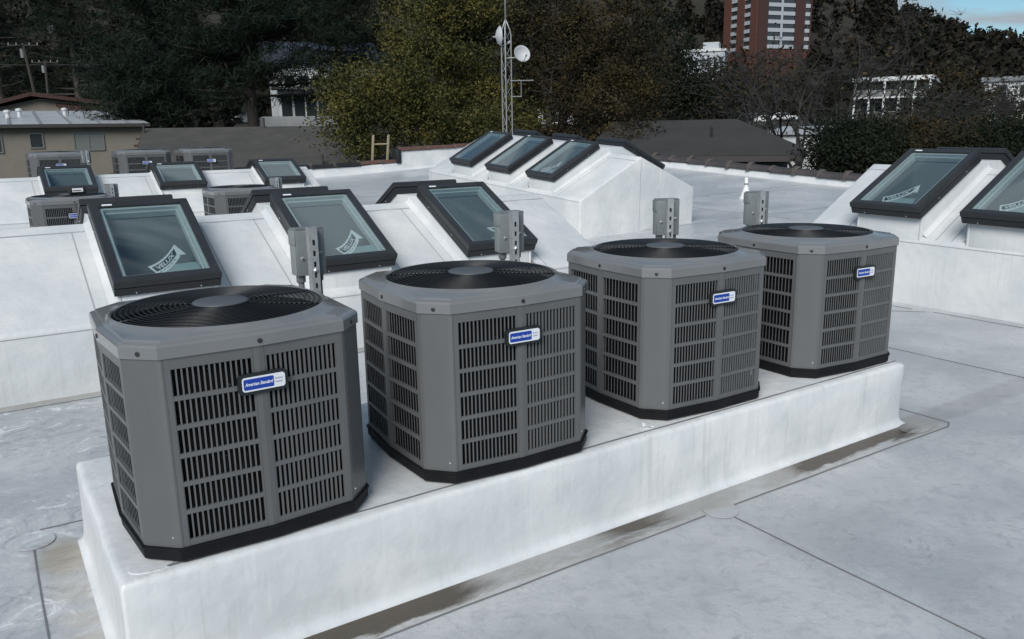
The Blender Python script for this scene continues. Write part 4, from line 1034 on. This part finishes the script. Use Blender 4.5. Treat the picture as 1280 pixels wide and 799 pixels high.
# brown roofed house behind it
e, L = house('brown_roof_house', 60, 62, .06, 'tan house with dark maroon low pitched roof behind the stucco building')
x0, zp = L(38, 116); xa, za = L(-60, 140); xb, zb = L(182, 132)
m = MB(); m.prism([(xa,0),(xb-.3,0),(xb-.3,zb-.3),(x0+.5,zp-.35),(xa,za-.3)], 0, 10, 'y'); m.build('wall', M['house_wall'], e)
slope_roof(e, 'roof', ((xb+.3,-.6,zb-.12),(xb+.3,10,zb-.12)), ((x0,-.6,zp),(x0,10,zp)), M['roof_maroon'], .22)
slope_roof(e, 'roof', ((xa-.5,10,za-.2),(xa-.5,-.6,za-.2)), ((x0-.02,10,zp),(x0-.02,-.6,zp)), M['roof_maroon'], .22)
xq, zq_ = L(96, 141, -3); xr2, zr3 = L(186, 138, -3); xt, zt2 = L(44, 117.5, 3); xu, zu = L(188, 131, 3)
slope_roof(e, 'roof', ((xq,-3,zq_),(xr2,-3,zr3)), ((xt,3,zt2),(xu,3,zu)), M['roof_maroon'], .2)
m = MB(); m.prism([(xq+.4,0),(xr2-.3,0),(xr2-.3,zr3-.3),(xq+.4,zq_-.3)], -2.6, -.02, 'y'); m.build('wing_wall', M['house_wall'], e)
# grey shingle roof house
e, L = house('shingle_roof_house', 300, 33, .03, 'long house with low grey shingle roof behind the back parapet')
xl, zr_ = L(184, 160.5, 5.5); xr, zr2 = L(428, 159, 5.5); ze = zr_-2.0
m = MB(); m.box(xl+.5, xr+1.2, .6, 10.4, 0, ze-.1); m.build('wall', M['grey_wall'], e)
rf = slope_roof(e, 'roof', ((xl-.15,0,ze),(xr+1.6,0,ze)), ((xl-.15,5.5,zr_),(xr+1.6,5.5,zr_)), M['shingle'], .10)
slope_roof(e, 'roof', ((xr+1.6,11,ze),(xl-.15,11,ze)), ((xr+1.6,5.52,zr_),(xl-.15,5.52,zr_)), M['shingle'], .10)
m = MB(); m.prism([(0,ze-.3),(0,ze-.1),(5.5,zr_-.1),(11,ze-.1),(11,ze-.3),(5.5,zr_-.32)], xl-.22, xl-.16, 'x'); m.build('barge_board', M['trim_brown'], rf)
for k in range(7):
    y = .5+k*.75; m = MB(); zc = ze+(zr_-ze)*y/5.5; m.box(xl-.42, xl-.23, y-.05, y+.05, zc-.30, zc-.2); m.build('rafter_tail', M['trim_brown'], rf)
for px_, py_, yy in ((180,164,5.0),(404,214,1.2),(330,158,5.4)):
    xx, _ = L(px_,py_,yy); zz = ze+(zr_-ze)*yy/5.5; m = MB(); m.lathe([(.05,zz-.02),(.05,zz+.4),(0,zz+.4)], 8, c=(xx,yy)); m.build('vent_stack', M['trim_dark'], rf)
# hip roofed house at the right
e, L = house('hip_roof_house', 900, 31, .10, 'low house with dark grey hip roof beyond the tiled parapet')
xa, zr_ = L(816, 151, 4.6); xb, _ = L(921, 148, 4.6); xe, ze = L(1006, 194, 0); ze_l = ze
xl = xa-1.2
m = MB(); m.box(xl, xe-.75, .7, 8.5, 0, ze-.12); m.build('wall', M['grey_wall'], e)
rf = slope_roof(e, 'roof', ((xl-.6,0,ze),(xe,0,ze)), ((xl-.6,4.6,zr_),(xb,4.6,zr_)), M['shingle2'], .12)
slope_roof(e, 'roof', ((xe,9.2,ze),(xl-.6,9.2,ze)), ((xb,4.62,zr_),(xl-.6,4.62,zr_)), M['shingle2'], .12)
slope_roof(e, 'roof', ((xe,0.01,ze),(xe,9.19,ze)), ((xb,4.6,zr_),(xb,4.61,zr_)), M['shingle2'], .12)
m = MB(); m.box(xl-.6, xe-.02, -.03, .02, ze-.22, ze-.015); m.build('fascia', M['trim_dark'], rf)
xx, _ = L(889,176,2.2); zz = ze+(zr_-ze)*2.2/4.6; m = MB(); m.lathe([(.05,zz-.05),(.05,zz+.38),(0,zz+.38)], 8, c=(xx,2.2)); m.build('vent_stack', M['black'], rf)
for a,b in ((958,966),(968,978)):
    x0,_ = L(a,200,.7); x1,_ = L(b,200,.7); window(e, x0, x1, ze-1.25, ze-.35, .68, 1, curtain=True)
# small white flat roofed building
e, L = house('white_shed', 990, 62, .15, 'small white flat roofed building beside the hip roof')
x0, zt = L(962, 166); x1, _ = L(1030, 168)
m = MB(); m.box(x0,x1,0,7,0,zt-.15); m.build('wall', M['white_wall'], e)
slope_roof(e, 'roof', ((x0-.3,-.3,zt),(x1+.3,-.3,zt)), ((x0-.3,7.3,zt+.42),(x1+.3,7.3,zt+.42)), M['roof_white'], .15)
# two storey motel with galleries
e, L = house('motel', 1112, 125, .1, 'two storey white motel with open galleries behind the trees')
x0, zt = L(1070, 100); x1, zb = L(1160, 141); xm, zf = L(1100, 117); zf2 = L(1100, 123)[1]
m = MB(); m.box(x0,x1,2.2,14,0,zt-.3); m.build('wall', M['grey_wall'], e)
m = MB(); m.box(x0-.4,x1+.4,-.3,14.3,zt-.3,zt+.25); m.build('roof', M['trim_white'], e)
m = MB(); m.box(x0,x1,0,2.15,zf2,zf2+.25); m.build('gallery_floor', M['trim_white'], e)
m = MB(); m.box(x0,x1,-.05,.05,zf2+.25,zf2+1.1); m.build('gallery_rail', M['win_frame'], e)
for k in range(6):
    x = x0+(x1-x0)*k/5; m = MB(); m.box(x-.13,x+.13,-.2,-.06,0,zt-.3); m.build('column', M['trim_white'], e)
for k in range(5):
    xa_ = x0+(x1-x0)*(k+.3)/5
    for z0 in (zf2+.5, zb+.3): window(e, xa_, xa_+1.3, z0, z0+1.3, 2.15, 1, 'trim_white')
# white apartment block at the far right
e, L = house('white_apartments', 1290, 118, .12, 'plain white two storey apartment block with small windows')
x0, zt = L(1231, 97); x1 = x0+26; _, zb = L(1240, 150)
m = MB(); m.box(x0,x1,0,12,0,zt-.55); m.build('wall', M['white_wall'], e)
m = MB(); m.box(x0-.3,x1+.3,-.3,12.3,zt-.55,zt); m.build('roof', M['rib'], e)
for a in (1246, 1276, 1306, 1336):
    for py_ in (112, 132):
        xx, zz = L(a, py_); window(e, xx, xx+.9, zz-.75, zz+.5, 0, 1, 'grey_wall', t=.08)
# white house behind the pine
e, L = house('white_house', 375, 72, -.1, 'white two storey house with dark blue roof seen through the pine')
x0, zt = L(345, 92); x1, z0 = L(432, 150)
m = MB(); m.box(x0,x1,0,8,0,zt); m.build('wall', M['white_wall'], e)
m = MB(); xp = L(418,77)[0]; zp = L(380,76)[1]; zq = L(380,62)[1]
m.box(xp-5, xp+4, 3, 9, zt, zp); m.build('upper_wall', M['white_wall'], e)
m = MB(); m.prism([(2.4,zp),(9.6,zp),(6,zq+1.2)], xp-5.5, xp+4.5, 'x'); m.build('roof', M['navy_roof'], e)
m = MB(); m.box(x0-.5,x1+.5,-1.6,-.02,L(380,113)[1],L(380,110)[1]); m.build('porch_roof', M['grey_wall'], e)
for a in (352, 368, 383, 398, 412):
    xx, zz = L(a, 132); window(e, xx, xx+.85, zz-1.0, zz+.9, 0, 1, 'trim_white')
for a in (356, 374, 392):
    xx, zz = L(a, 103); window(e, xx, xx+.8, zz-.5, zz+.5, 0, 1, 'trim_white')
m = MB(); a_, zl = L(325,147,-6); b_, zl2 = L(440,143,-6); m.box(a_, b_, -9, -6, 0, zl); m.build('annex', M['white_wall'], e)
for i, (px_, py_, rr, w_, h_, lab) in enumerate(((87,30,170,5,5,'tiny white gabled house high in the dark hillside trees'),(716,55,110,4.5,3.2,'white cottage glimpsed through the autumn tree'),(300,128,66,3.5,4,'white cottage low behind the pine trunk'),(700,140,60,9,2.2,'long low white shed behind the autumn tree'))):
    while rr < 500:
        q_ = G(px_, py_, rr)
        if q_.z-terrain(q_.x, q_.y) < h_: break
        rr += 4
    e, L = house('cottage', px_, rr, .2*i-.2, lab); xx, zz = L(px_, py_); zz = max(zz, 2.6)
    m = MB(); m.box(-w_/2,w_/2,0,w_*.8,0,zz); m.build('wall', M['white_wall'], e)
    m = MB(); m.prism([(-w_/2-.3,zz),(w_/2+.3,zz),(0,zz+h_*.5)], -.4, w_*.8+.4, 'y'); m.build('roof', M['rib'], e)
    window(e, -w_*.2, w_*.1, zz-1.9, zz-.7, 0, 1, 'grey_wall')

# brick tower
o, rz, loc = site(941, 330, 0); gz = terrain(o.x, o.y)
tw = empty('brick_tower', (o.x,o.y,gz-1), -math.atan2(o.x,o.y)+R(36), 'tall red brick apartment tower with white banded window columns', 'tower')
inv = tw.matrix_basis.inverted()
WL, WR, HT = 21.0, 23.6, 70.0
# corner towards the camera at the origin; left face runs along +y, right face along +x
m = MB(); m.box(0, WR, 0, WL, 0, HT); m.build('wall', M['brick'], tw)
fp = 2.95; zs0 = 14
def vplane(px, face):
    d = inv.to_3x3() @ ray(px, 40); c = inv @ CAM
    if face == 'L': t = -c.x/d.x; return (c+d*t).y
    t = -c.y/d.y; return (c+d*t).x
def cut(face, a, b): 
    u0, u1 = sorted((vplane(a, face), vplane(b, face))); return u0, u1
def fbox(m, face, u0, u1, z0, z1, d0, d1):
    if face == 'L': m.box(-d1, -d0, u0, u1, z0, z1)
    else: m.box(u0, u1, -d1, -d0, z0, z1)
colsL = [cut('L', 914.5, 922), cut('L', 931, 938.5)]
colsR = [cut('R', 958.5, 992), cut('R', 1004.4, 1010.6)]
for face, cols_, full in (('L', colsL, WL), ('R', colsR, WR)):
    edges = sorted([0]+[v for c in cols_ for v in c]+[full])
    for a, b in zip(edges[::2], edges[1::2]):
        if b-a > .2:
            m = MB(); fbox(m, face, a+.02, b-.02, 0, HT+.5, .02, .55); m.build('brick_pier', M['brick_pier' if face == 'R' else 'brick'], tw)  # right face gets the darker brick copy, shade held in the colour
    for (u0, u1) in cols_:
        wide = u1-u0 > 8; n_w = 4 if wide else 2
        for k in range(int((HT-zs0)/fp)):
            z = zs0+k*fp
            m = MB(); fbox(m, face, u0+.03, u1-.03, z, z+1.35, .02, .42); m.build('spandrel', M['spandrel'], tw)
            for j in range(n_w):
                a = u0+(u1-u0)*j/n_w+.12; b = u0+(u1-u0)*(j+1)/n_w-.12
                m = MB(); fbox(m, face, a, b, z+1.42, z+fp-.06, .02, .1); m.build('window', M['win'], tw)
        if wide:
            m = MB(); c = (u0+u1)/2; fbox(m, face, c-.45, c+.45, zs0, HT, .43, .62); m.build('white_post', M['spandrel'], tw)
m = MB(); m.box(-.6, WR+.3, -.6, WL+.3, HT+.5, HT+1.6); m.build('roof', M['rib'], tw)
# pale building left of the tower
e, L = house('pale_building', 880, 280, .1, 'pale flat roofed building at the foot of the brick tower')
x0, zt = L(853, 66); x1, _ = L(906, 64)
m = MB(); m.box(x0,x1,0,14,0,zt); m.build('wall', M['spandrel'], e)
m = MB(); m.box(x0-.4,x1+.4,-.4,14.4,zt,zt+.8); m.build('roof', M['trim_white'], e)
for k in range(7):
    xa_ = x0+(x1-x0)*(k+.25)/7; window(e, xa_, xa_+(x1-x0)/14, zt-4.2, zt-1.9, 0, 1, 'rib', t=.12)
m = MB(); m.box(x1-7, x1-2, 2, 8, zt+.8, zt+3.0); m.build('penthouse', M['spandrel'], e)

# parked cars on the street beyond
def car(px, py, r, turn, mt, label):
    p = G(px, py, r); g = terrain(p.x, p.y)
    e = empty('parked_car', (p.x,p.y,p.z), -math.atan2(p.x,p.y)+turn, label, 'car', 'cars parked on the far street')
    m = MB(); prof = [(-2.2,.32),(2.2,.32),(2.25,.62),(2.1,.86),(1.2,.96),(.55,1.42),(-1.1,1.46),(-1.85,1.0),(-2.2,.9)]
    m.prism(prof, -.85, .85, 'y'); m.build('body', mt, e, bevel=.08, seg=2)
    m = MB(); m.prism([(1.05,.98),(.52,1.36),(-1.05,1.39),(-1.65,1.02)], -.862, .862, 'y'); m.build('windows', M['win'], e)
    for x in (-1.4,1.4):
        for y in (-.8,.8):
            m = MB(); m.tube([(x,y-.1,.32),(x,y+.1,.32)], .32, 14); m.build('wheel', M['tyre'], e)
    for y in (-.6,.6): m = MB(); m.box(2.2,2.27,y-.18,y+.18,.6,.76); m.build('headlight', M['lamp_plastic'], e)
zst = G(960,153,150)
m = MB(); o, rz, loc = site(960, 150, 0)
for px_, py_, mt_, lab, tn in ((979,152,'car_white','white car on the far street behind the bare tree',.1),(940,152,'car_dark','dark car on the far street beside the hip roof',-.1),(958,155,'car_white','pale car between two others on the far street',.3)):
    car(px_, py_, 150, tn, M[mt_], lab)
m = MB(); z_ = zst.z-.02; m.box(-22,22,-5,9,-3,0); st_ = m.build('street', M['asphalt']); st_.location = (o.x,o.y,z_-.02); st_.rotation_euler = (0,0,rz); tag(st_, kind='structure')

# utility poles and wires
def upole(pxb, pyb, pxt, pyt, r, label, arm=True):
    b = G(pxb, pyb, r); t = G(pxt, pyt, r); d = (t-b); g = terrain(b.x,b.y)
    base = b - d*((b.z-g+.5)/d.z)
    e = empty('utility_pole', tuple(base), 0, label, 'utility pole'); q = t-base
    m = MB(); m.tube([(0,0,0), tuple(q)], [.13,.09], 8); m.build('pole', M['pole'], e, smooth=True)
    if arm:
        m = MB(); rt_ = C_R*1.0; c = q*.985; m.tube([tuple(c-rt_*1.2), tuple(c+rt_*1.2)], .06, 6); m.build('crossarm', M['pole'], e)
        for s in (-1.1,-.5,.5,1.1):
            m = MB(); k_ = c+rt_*s; m.tube([tuple(k_), tuple(k_+Vector((0,0,.22)))], [.05,.03], 6); m.build('insulator', M['rib'], e)
        m = MB(); k_ = q*.94-rt_*.2; m.tube([tuple(k_-Vector((0,0,.4))), tuple(k_+Vector((0,0,.25)))], .13, 10); m.build('transformer', M['rib'], e)
    return t
t1 = upole(43,116,28,54,75,'leaning wooden utility pole with crossarm and transformer')
t2 = upole(60,118,56,76,85,'plain wooden utility pole near the leaning one', True)
t3 = upole(156,126,152,102,66,'short wooden post behind the maroon roof', False)
def wire(a, b, sag, label):
    m = MB(); a, b = Vector(a), Vector(b); m.tube([a+(b-a)*(i/14)-Vector((0,0,sag*4*(i/14)*(1-i/14))) for i in range(15)], .035, 5)
    tag(m.build('power_line', M['cable']), label, 'cable')
wire(G(-120,78,80), G(172,80,80), .15, 'thick dark cable strung level past the leaning pole')
wire(G(56,78,85), G(172,80,85), .3, 'thin cable from the second pole to the pine')
wire(G(30,56,75), G(-140,50,70), .4, 'cable from the leaning pole crossarm leaving the view')

# ------------------------------------------------------------------ trees
def quads(C, S, rng, flat=0.0, asp=1.0, wid=.55):
    """N randomly turned leaf quads as one mesh (numpy)"""
    n = len(C)
    a = rng.normal(size=(n,3)); a /= np.linalg.norm(a,axis=1)[:,None]
    b = rng.normal(size=(n,3)); b[:,2] *= (1-flat); a[:,2] *= (1-flat*.7)
    a /= np.linalg.norm(a,axis=1)[:,None]
    b -= a*(a*b).sum(1)[:,None]; b /= np.linalg.norm(b,axis=1)[:,None]
    s = S[:,None]; u = a*s*asp; v = b*s*wid
    V = np.stack([C-u, C-v*.9+u*.1, C+u, C+v+u*.05], 1).reshape(-1,3)
    return V
def quad_mesh(name, V, mt):
    n = len(V)//4; me = bpy.data.meshes.new(name); me.vertices.add(len(V)); me.vertices.foreach_set('co', V.astype(np.float32).ravel())
    me.loops.add(len(V)); me.loops.foreach_set('vertex_index', np.arange(len(V), dtype=np.int32))
    me.polygons.add(n); me.polygons.foreach_set('loop_start', np.arange(0, len(V), 4, dtype=np.int32)); me.polygons.foreach_set('loop_total', np.full(n, 4, dtype=np.int32))
    me.materials.append(mt); me.update(); me.validate(); return me
def crown_points(blobs, n, rng, clump=.55, per=40):
    vol = np.array([b[3]*b[4]*b[5] for b in blobs])**.75; cnt = (vol/vol.sum()*n).astype(int); out = []
    for b, k in zip(blobs, cnt):
        nc = max(3, k//per)
        d = rng.normal(size=(nc,3)); d /= np.linalg.norm(d,axis=1)[:,None]; rad = rng.uniform(.35,1.0,nc)**.6
        cc = np.array(b[:3])+d*rad[:,None]*np.array(b[3:6])
        idx = rng.integers(0,nc,k); sp = rng.uniform(.5,1.2,nc)[idx]*clump
        out.append(cc[idx]+rng.normal(size=(k,3))*sp[:,None]*np.array((1,1,.7)))
    return np.concatenate(out)
def branches(mb, p, d, length, rad, depth, rng, tips=None, spread=.6, n=6, up=.15):
    pts = [p]; q = p; dd = d
    for i in range(4):
        dd = (dd+Vector(rng.normal(size=3)*.12)+Vector((0,0,up*.25))).normalized(); q = q+dd*(length/4); pts.append(q)
    mb.tube(pts, [rad*(1-.12*i) for i in range(5)], n, caps=False)
    if tips is not None and depth <= 1: tips.append(q)
    if depth <= 0: return
    k = 3 if depth > 1 else 4
    for j in range(k):
        t = rng.uniform(.45,1.0); i0 = min(3,int(t*4)); b = pts[i0].lerp(pts[i0+1], t*4-i0)
        nd = (dd+Vector(rng.normal(size=3)*spread)+Vector((0,0,up))).normalized()
        branches(mb, b, nd, length*rng.uniform(.5,.75), rad*.55, depth-1, rng, tips, spread, max(3,n-1), up)
def tree(name, label, px, r, blobs_px, nleaf, size, lm, seed, group=None, trunk_r=.25, bark='bark', clump=.42, per=110, flat=.2, extra=None, asp=1.0, limb=True):
    """blobs_px: (px, py, rx_px, ry_px, depth offset m)"""
    rng = np.random.default_rng(seed); b = G(px, 170, r); g = terrain(b.x, b.y); e = empty(name, (b.x,b.y,g), 0, label, 'tree', group)
    base = Vector((b.x,b.y,g)); bl = []
    for (qx,qy,rx,ry,dz) in blobs_px:
        c = G(qx,qy,r+dz)-base; s = (r+dz)/F_PX; bl.append((c.x,c.y,c.z,rx*s,rx*s,ry*s))
    C = crown_points(bl, int(nleaf*.78), rng, clump, per); S = rng.uniform(.6,1.25,len(C))*size
    link('crown', quad_mesh('crown', quads(C,S,rng,flat,asp), M[lm]), e)
    top = Vector((sum(x[0] for x in bl)/len(bl)*.5, sum(x[1] for x in bl)/len(bl)*.5, sum(x[2] for x in bl)/len(bl)))
    m = MB(); fork = Vector((top.x*.4, top.y*.4, max(1.0, top.z*.45)))
    m.tube([(0,0,-.3),(fork.x*.3,fork.y*.3,fork.z*.5),tuple(fork)], [trunk_r*1.25,trunk_r,trunk_r*.8], 10, caps=False); m.build('trunk', M[bark], e, smooth=True)
    if limb:
        m = MB()
        for x in bl:
            t = Vector(x[:3]); mid = fork.lerp(t,.5)+Vector(rng.normal(size=3)*.25); m.tube([fork*.9, mid, t], [trunk_r*.55,trunk_r*.35,trunk_r*.1], 6, caps=False)
            for k in range(7):
                d = Vector(rng.normal(size=3)); d.normalize(); s0 = mid.lerp(t, rng.uniform(.2,1)); m.tube([s0, s0+Vector((d.x*x[3]*.8,d.y*x[4]*.8,abs(d.z)*x[5]*.7))], [trunk_r*.13,trunk_r*.03], 4, caps=False)
        m.build('limbs', M[bark], e, smooth=True)
    return e
AG = 'autumn trees behind the back parapet'
tree('autumn_tree','olive yellow leaved tree just behind the ladder', 470, 33, [(440,110,36,30,0),(425,150,28,26,-1),(470,160,34,26,0),(500,120,38,34,1),(452,182,26,14,-1.5),(530,150,34,36,1)], 29070, 0.066, 'leaf_olive', 1, AG, .2)
tree('autumn_tree','tall olive and russet tree left of the antenna mast', 560, 39, [(520,40,48,40,0),(570,20,50,36,1),(540,85,50,40,-1),(590,75,44,40,1),(600,130,42,36,0),(560,140,44,36,-1),(590,0,60,36,2)], 48450, 0.076, 'leaf_olive', 2, AG, .3)
tree('autumn_tree','brownish thinning tree right behind the antenna mast', 690, 41, [(660,40,46,40,1),(700,20,50,40,2),(740,50,50,44,0),(690,90,46,40,0),(740,110,48,40,1),(660,130,40,36,1),(700,150,44,28,-1),(735,160,34,26,-2),(680,165,30,18,-2)], 38760, 0.076, 'leaf_brown', 3, AG, .34)
tree('autumn_tree','brown and green tree leaning over the hip roof', 790, 37, [(770,120,40,36,0),(800,90,36,40,1),(775,165,36,28,-1),(800,150,30,30,0),(760,80,40,40,2),(812,176,22,18,-2.5),(790,40,46,44,3),(790,182,24,14,-2.5),(760,172,30,18,-2.5)], 32300, 0.071, 'leaf_brown', 4, AG, .26)
tree('autumn_tree','olive leaved bush at the low end of the autumn trees', 620, 36, [(610,160,30,24,0),(640,150,26,24,1),(580,168,30,20,-1)], 13566, 0.062, 'leaf_olive', 14, AG, .14)
DG = 'dark evergreens on the slope'
tree('evergreen_tree','dark dense evergreen between autumn tree and brick tower', 860, 60, [(850,100,36,36,0),(890,115,34,30,0),(870,140,40,26,-1),(830,60,30,40,2),(905,130,22,24,-1)], 25840, 0.114, 'leaf_dark', 5, DG, .3, clump=.6)
tree('evergreen_tree','dark shrubby evergreen behind the right curb gable', 1060, 30, [(1050,178,24,26,0),(1062,198,30,20,-1),(1040,205,16,16,-1),(1088,180,30,22,1)], 25840, 0.062, 'leaf_dark', 6, DG, .14)
tree('evergreen_tree','dark brownish shrub tree above the right curb ridge', 1130, 33, [(1110,180,30,18,0),(1150,176,34,18,1),(1130,196,44,18,0),(1180,190,36,18,0)], 25840, 0.066, 'leaf_brown', 7, DG, .16)
tree('evergreen_tree','dark evergreen at the edge beyond the right skylights', 1240, 34, [(1220,186,34,18,0),(1262,178,32,22,1),(1292,186,34,24,0),(1240,198,40,18,-1)], 25840, 0.066, 'leaf_dark', 8, DG, .16)
tree('autumn_tree','thin brown leaved tree in front of the motel', 1180, 62, [(1182,118,26,22,0),(1200,142,32,22,0),(1168,150,26,18,0),(1212,122,18,18,1),(1130,158,24,12,0)], 14535, 0.114, 'leaf_brown', 9, None, .2, clump=.7)
tree('autumn_tree','thin rusty tree between motel and white apartments', 1240, 70, [(1235,140,26,22,0),(1262,150,24,18,0)], 5814, 0.114, 'leaf_brown', 19, None, .16, clump=.7)
# tall pines on the left
PG2 = 'dark pines on the left'
def pine(label, px, r, top_py, half_px, low_py, n, seed, lean=0):
    rng = np.random.default_rng(seed); b = G(px,170,r); g = terrain(b.x,b.y); e = empty('pine_tree',(b.x,b.y,g),0,label,'tree',PG2)
    zt = G(px,top_py,r).z-g; zl = G(px,low_py,r).z-g; wr = half_px*r/F_PX
    m = MB(); m.tube([(0,0,-.3),(lean*.3,0,zt*.5),(lean,0,zt)], [.42,.3,.05], 10, caps=False); m.build('trunk', M['bark'], e, smooth=True)
    m = MB(); C = []
    nb = 46
    for k in range(nb):
        t = (k+rng.uniform(0,1))/nb; z = zl+(zt-zl)*t; a = rng.uniform(0,2*math.pi); L_ = wr*(1.05-.55*t)*rng.uniform(.55,1.1)
        tip = Vector((math.cos(a)*L_, math.sin(a)*L_, z+rng.uniform(-.4,.6))); st = Vector((lean*z/zt,0,z-.3))
        m.tube([st, st.lerp(tip,.5)+Vector((0,0,-.15)), tip], [.09,.06,.02], 5, caps=False)
        kk_ = int(n/nb); tt = rng.uniform(.25,1.05,kk_)
        pts = np.array(st)[None]+(np.array(tip)-np.array(st))[None]*tt[:,None]
        cl = rng.normal(size=(6,3))*np.array((.75,.75,.35)); idx = rng.integers(0,6,kk_)
        C.append(pts+cl[idx]+rng.normal(size=(kk_,3))*np.array((.30,.30,.16)))
    m.build('limbs', M['bark'], e, smooth=True)
    C = np.concatenate(C); S = rng.uniform(.6,1.2,len(C))*.20
    link('crown', quad_mesh('crown', quads(C,S,rng,.1,1.6,.13), M['leaf_pine']), e)
pine('big dark pine in front of the white house', 318, 52, -50, 105, 118, 28600, 21)
pine('dark pine beside the utility poles', 205, 58, -60, 80, 135, 23400, 22)
pine('dark shaggy pine overhanging the stucco building roof', 180, 49, 70, 55, 150, 11700, 23)
pine('dark conifer behind the leaning pole', 105, 95, -20, 70, 115, 16900, 24)
pine('dark conifer at the left edge of view', 10, 100, -40, 80, 110, 16900, 25)
pine('dark tall conifer left of the autumn trees', 430, 60, -70, 60, 95, 18200, 26)
# bare trees
def bare(label, px, r, top_py, seed, trunk=.2, n=2, twigs=700, leafy=0, lm='leaf_brown'):
    rng = np.random.default_rng(seed); b = G(px,170,r); g = terrain(b.x,b.y); e = empty('bare_tree',(b.x,b.y,g),0,label,'tree','bare trees on the right')
    H_ = G(px,top_py,r).z-g; m = MB(); m.tube([(0,0,-.3),(.1,0,H_*.18),(0,.1,H_*.36)], [trunk*1.3,trunk,trunk*.85], 8, caps=False); m.build('trunk', M['bark_grey'], e, smooth=True)
    m = MB(); tips = []
    for k in range(6):
        a = 2*math.pi*k/6+rng.uniform(-.4,.4); branches(m, Vector((0,.1,H_*rng.uniform(.22,.36))), Vector((math.cos(a)*.7,math.sin(a)*.7,1)).normalized(), H_*rng.uniform(.36,.5), trunk*.5, 3, rng, tips, .62, 6, .22)
    m.build('limbs', M['bark_grey'], e, smooth=True)
    m = MB()
    for t in tips:
        for k in range(5):
            d = Vector(rng.normal(size=3)); d.normalize(); d.z = abs(d.z)*.6; m.tube([t, t+d*rng.uniform(.3,.8)], [.012,.005], 3, caps=False)
    m.build('twigs', M['bark_grey'], e)
    if leafy:
        T = np.array([tuple(t) for t in tips]); idx = rng.integers(0,len(T),leafy); C = T[idx]+rng.normal(size=(leafy,3))*.5
        link('crown', quad_mesh('crown', quads(C, rng.uniform(.6,1.2,leafy)*.13, rng, .2), M[lm]), e)
bare('bare grey branching tree in front of the brick tower', 1000, 46, 60, 31, .18, leafy=500)
bare('bare spreading tree right of the brick tower', 1062, 50, 50, 32, .17, leafy=250)
bare('leafless tree above the hip roof ridge', 945, 52, 88, 33, .14, leafy=700)
bare('bare twiggy tree by the white apartments', 1222, 55, 105, 34, .13, leafy=200)
bare('bare twiggy tree over the right curb', 1165, 44, 125, 35, .12, leafy=600, lm='leaf_dark')

# wooded hillside: one far mass
rng = np.random.default_rng(99); Cs = []; Ss = []
a0 = math.atan2(ray(-160,160).x, ray(-160,160).y); a1 = math.atan2(ray(1480,160).x, ray(1480,160).y)
cnt = 0
while cnt < 2300:
    a = rng.uniform(a0,a1); r = 105+ (560-105)*rng.uniform(0,1)**.8
    x, y = r*math.sin(a), r*math.cos(a)
    # keep the street, motel, apartments and tower sight lines open
    pxx = 640+F_PX*math.tan(a-YAW)
    if 845 < pxx < 1030 and r < 335: 
        if r > 150 and rng.uniform() < .75: hmax = 7 if pxx < 900 else 5
        else: continue
    elif 1040 < pxx and r < 185: continue
    else: hmax = 12
    if r < 160 and 300 < pxx < 430: continue
    h = rng.uniform(.6,1.0)*hmax; w = h*rng.uniform(.28,.45); g = terrain(x,y); k = int(70 if r > 200 else 110)
    d = rng.normal(size=(k,3)); d /= np.linalg.norm(d,axis=1)[:,None]; d *= rng.uniform(.45,1.08,k)[:,None]
    Cs.append(np.array((x,y,g+h*.55))+d*np.array((w,w,h*.5))); Ss.append(rng.uniform(.6,1.3,k)*(.55+r/520)); cnt += 1
C = np.concatenate(Cs); S = np.concatenate(Ss)
tag(link('hillside_forest', quad_mesh('hillside_forest', quads(C,S,rng,.1), M['leaf_hill'])), kind='stuff')
# undergrowth at the foot of the near trees
Cs = []
for k in range(420):
    a = rng.uniform(a0,a1); r = rng.uniform(27,75); x, y = r*math.sin(a), r*math.cos(a)
    pxx = 640+F_PX*math.tan(a-YAW)
    if pxx < 440 or 800 < pxx < 1010: continue
    g = terrain(x,y); n_ = 60; d = rng.normal(size=(n_,3))*np.array((1.0,1.0,.7)); d[:,2] = np.abs(d[:,2]); Cs.append(np.array((x,y,g))+d)
C = np.concatenate(Cs); tag(link('undergrowth', quad_mesh('undergrowth', quads(C, rng.uniform(.6,1.2,len(C))*.2, rng, .2), M['leaf_dark'])), kind='stuff')
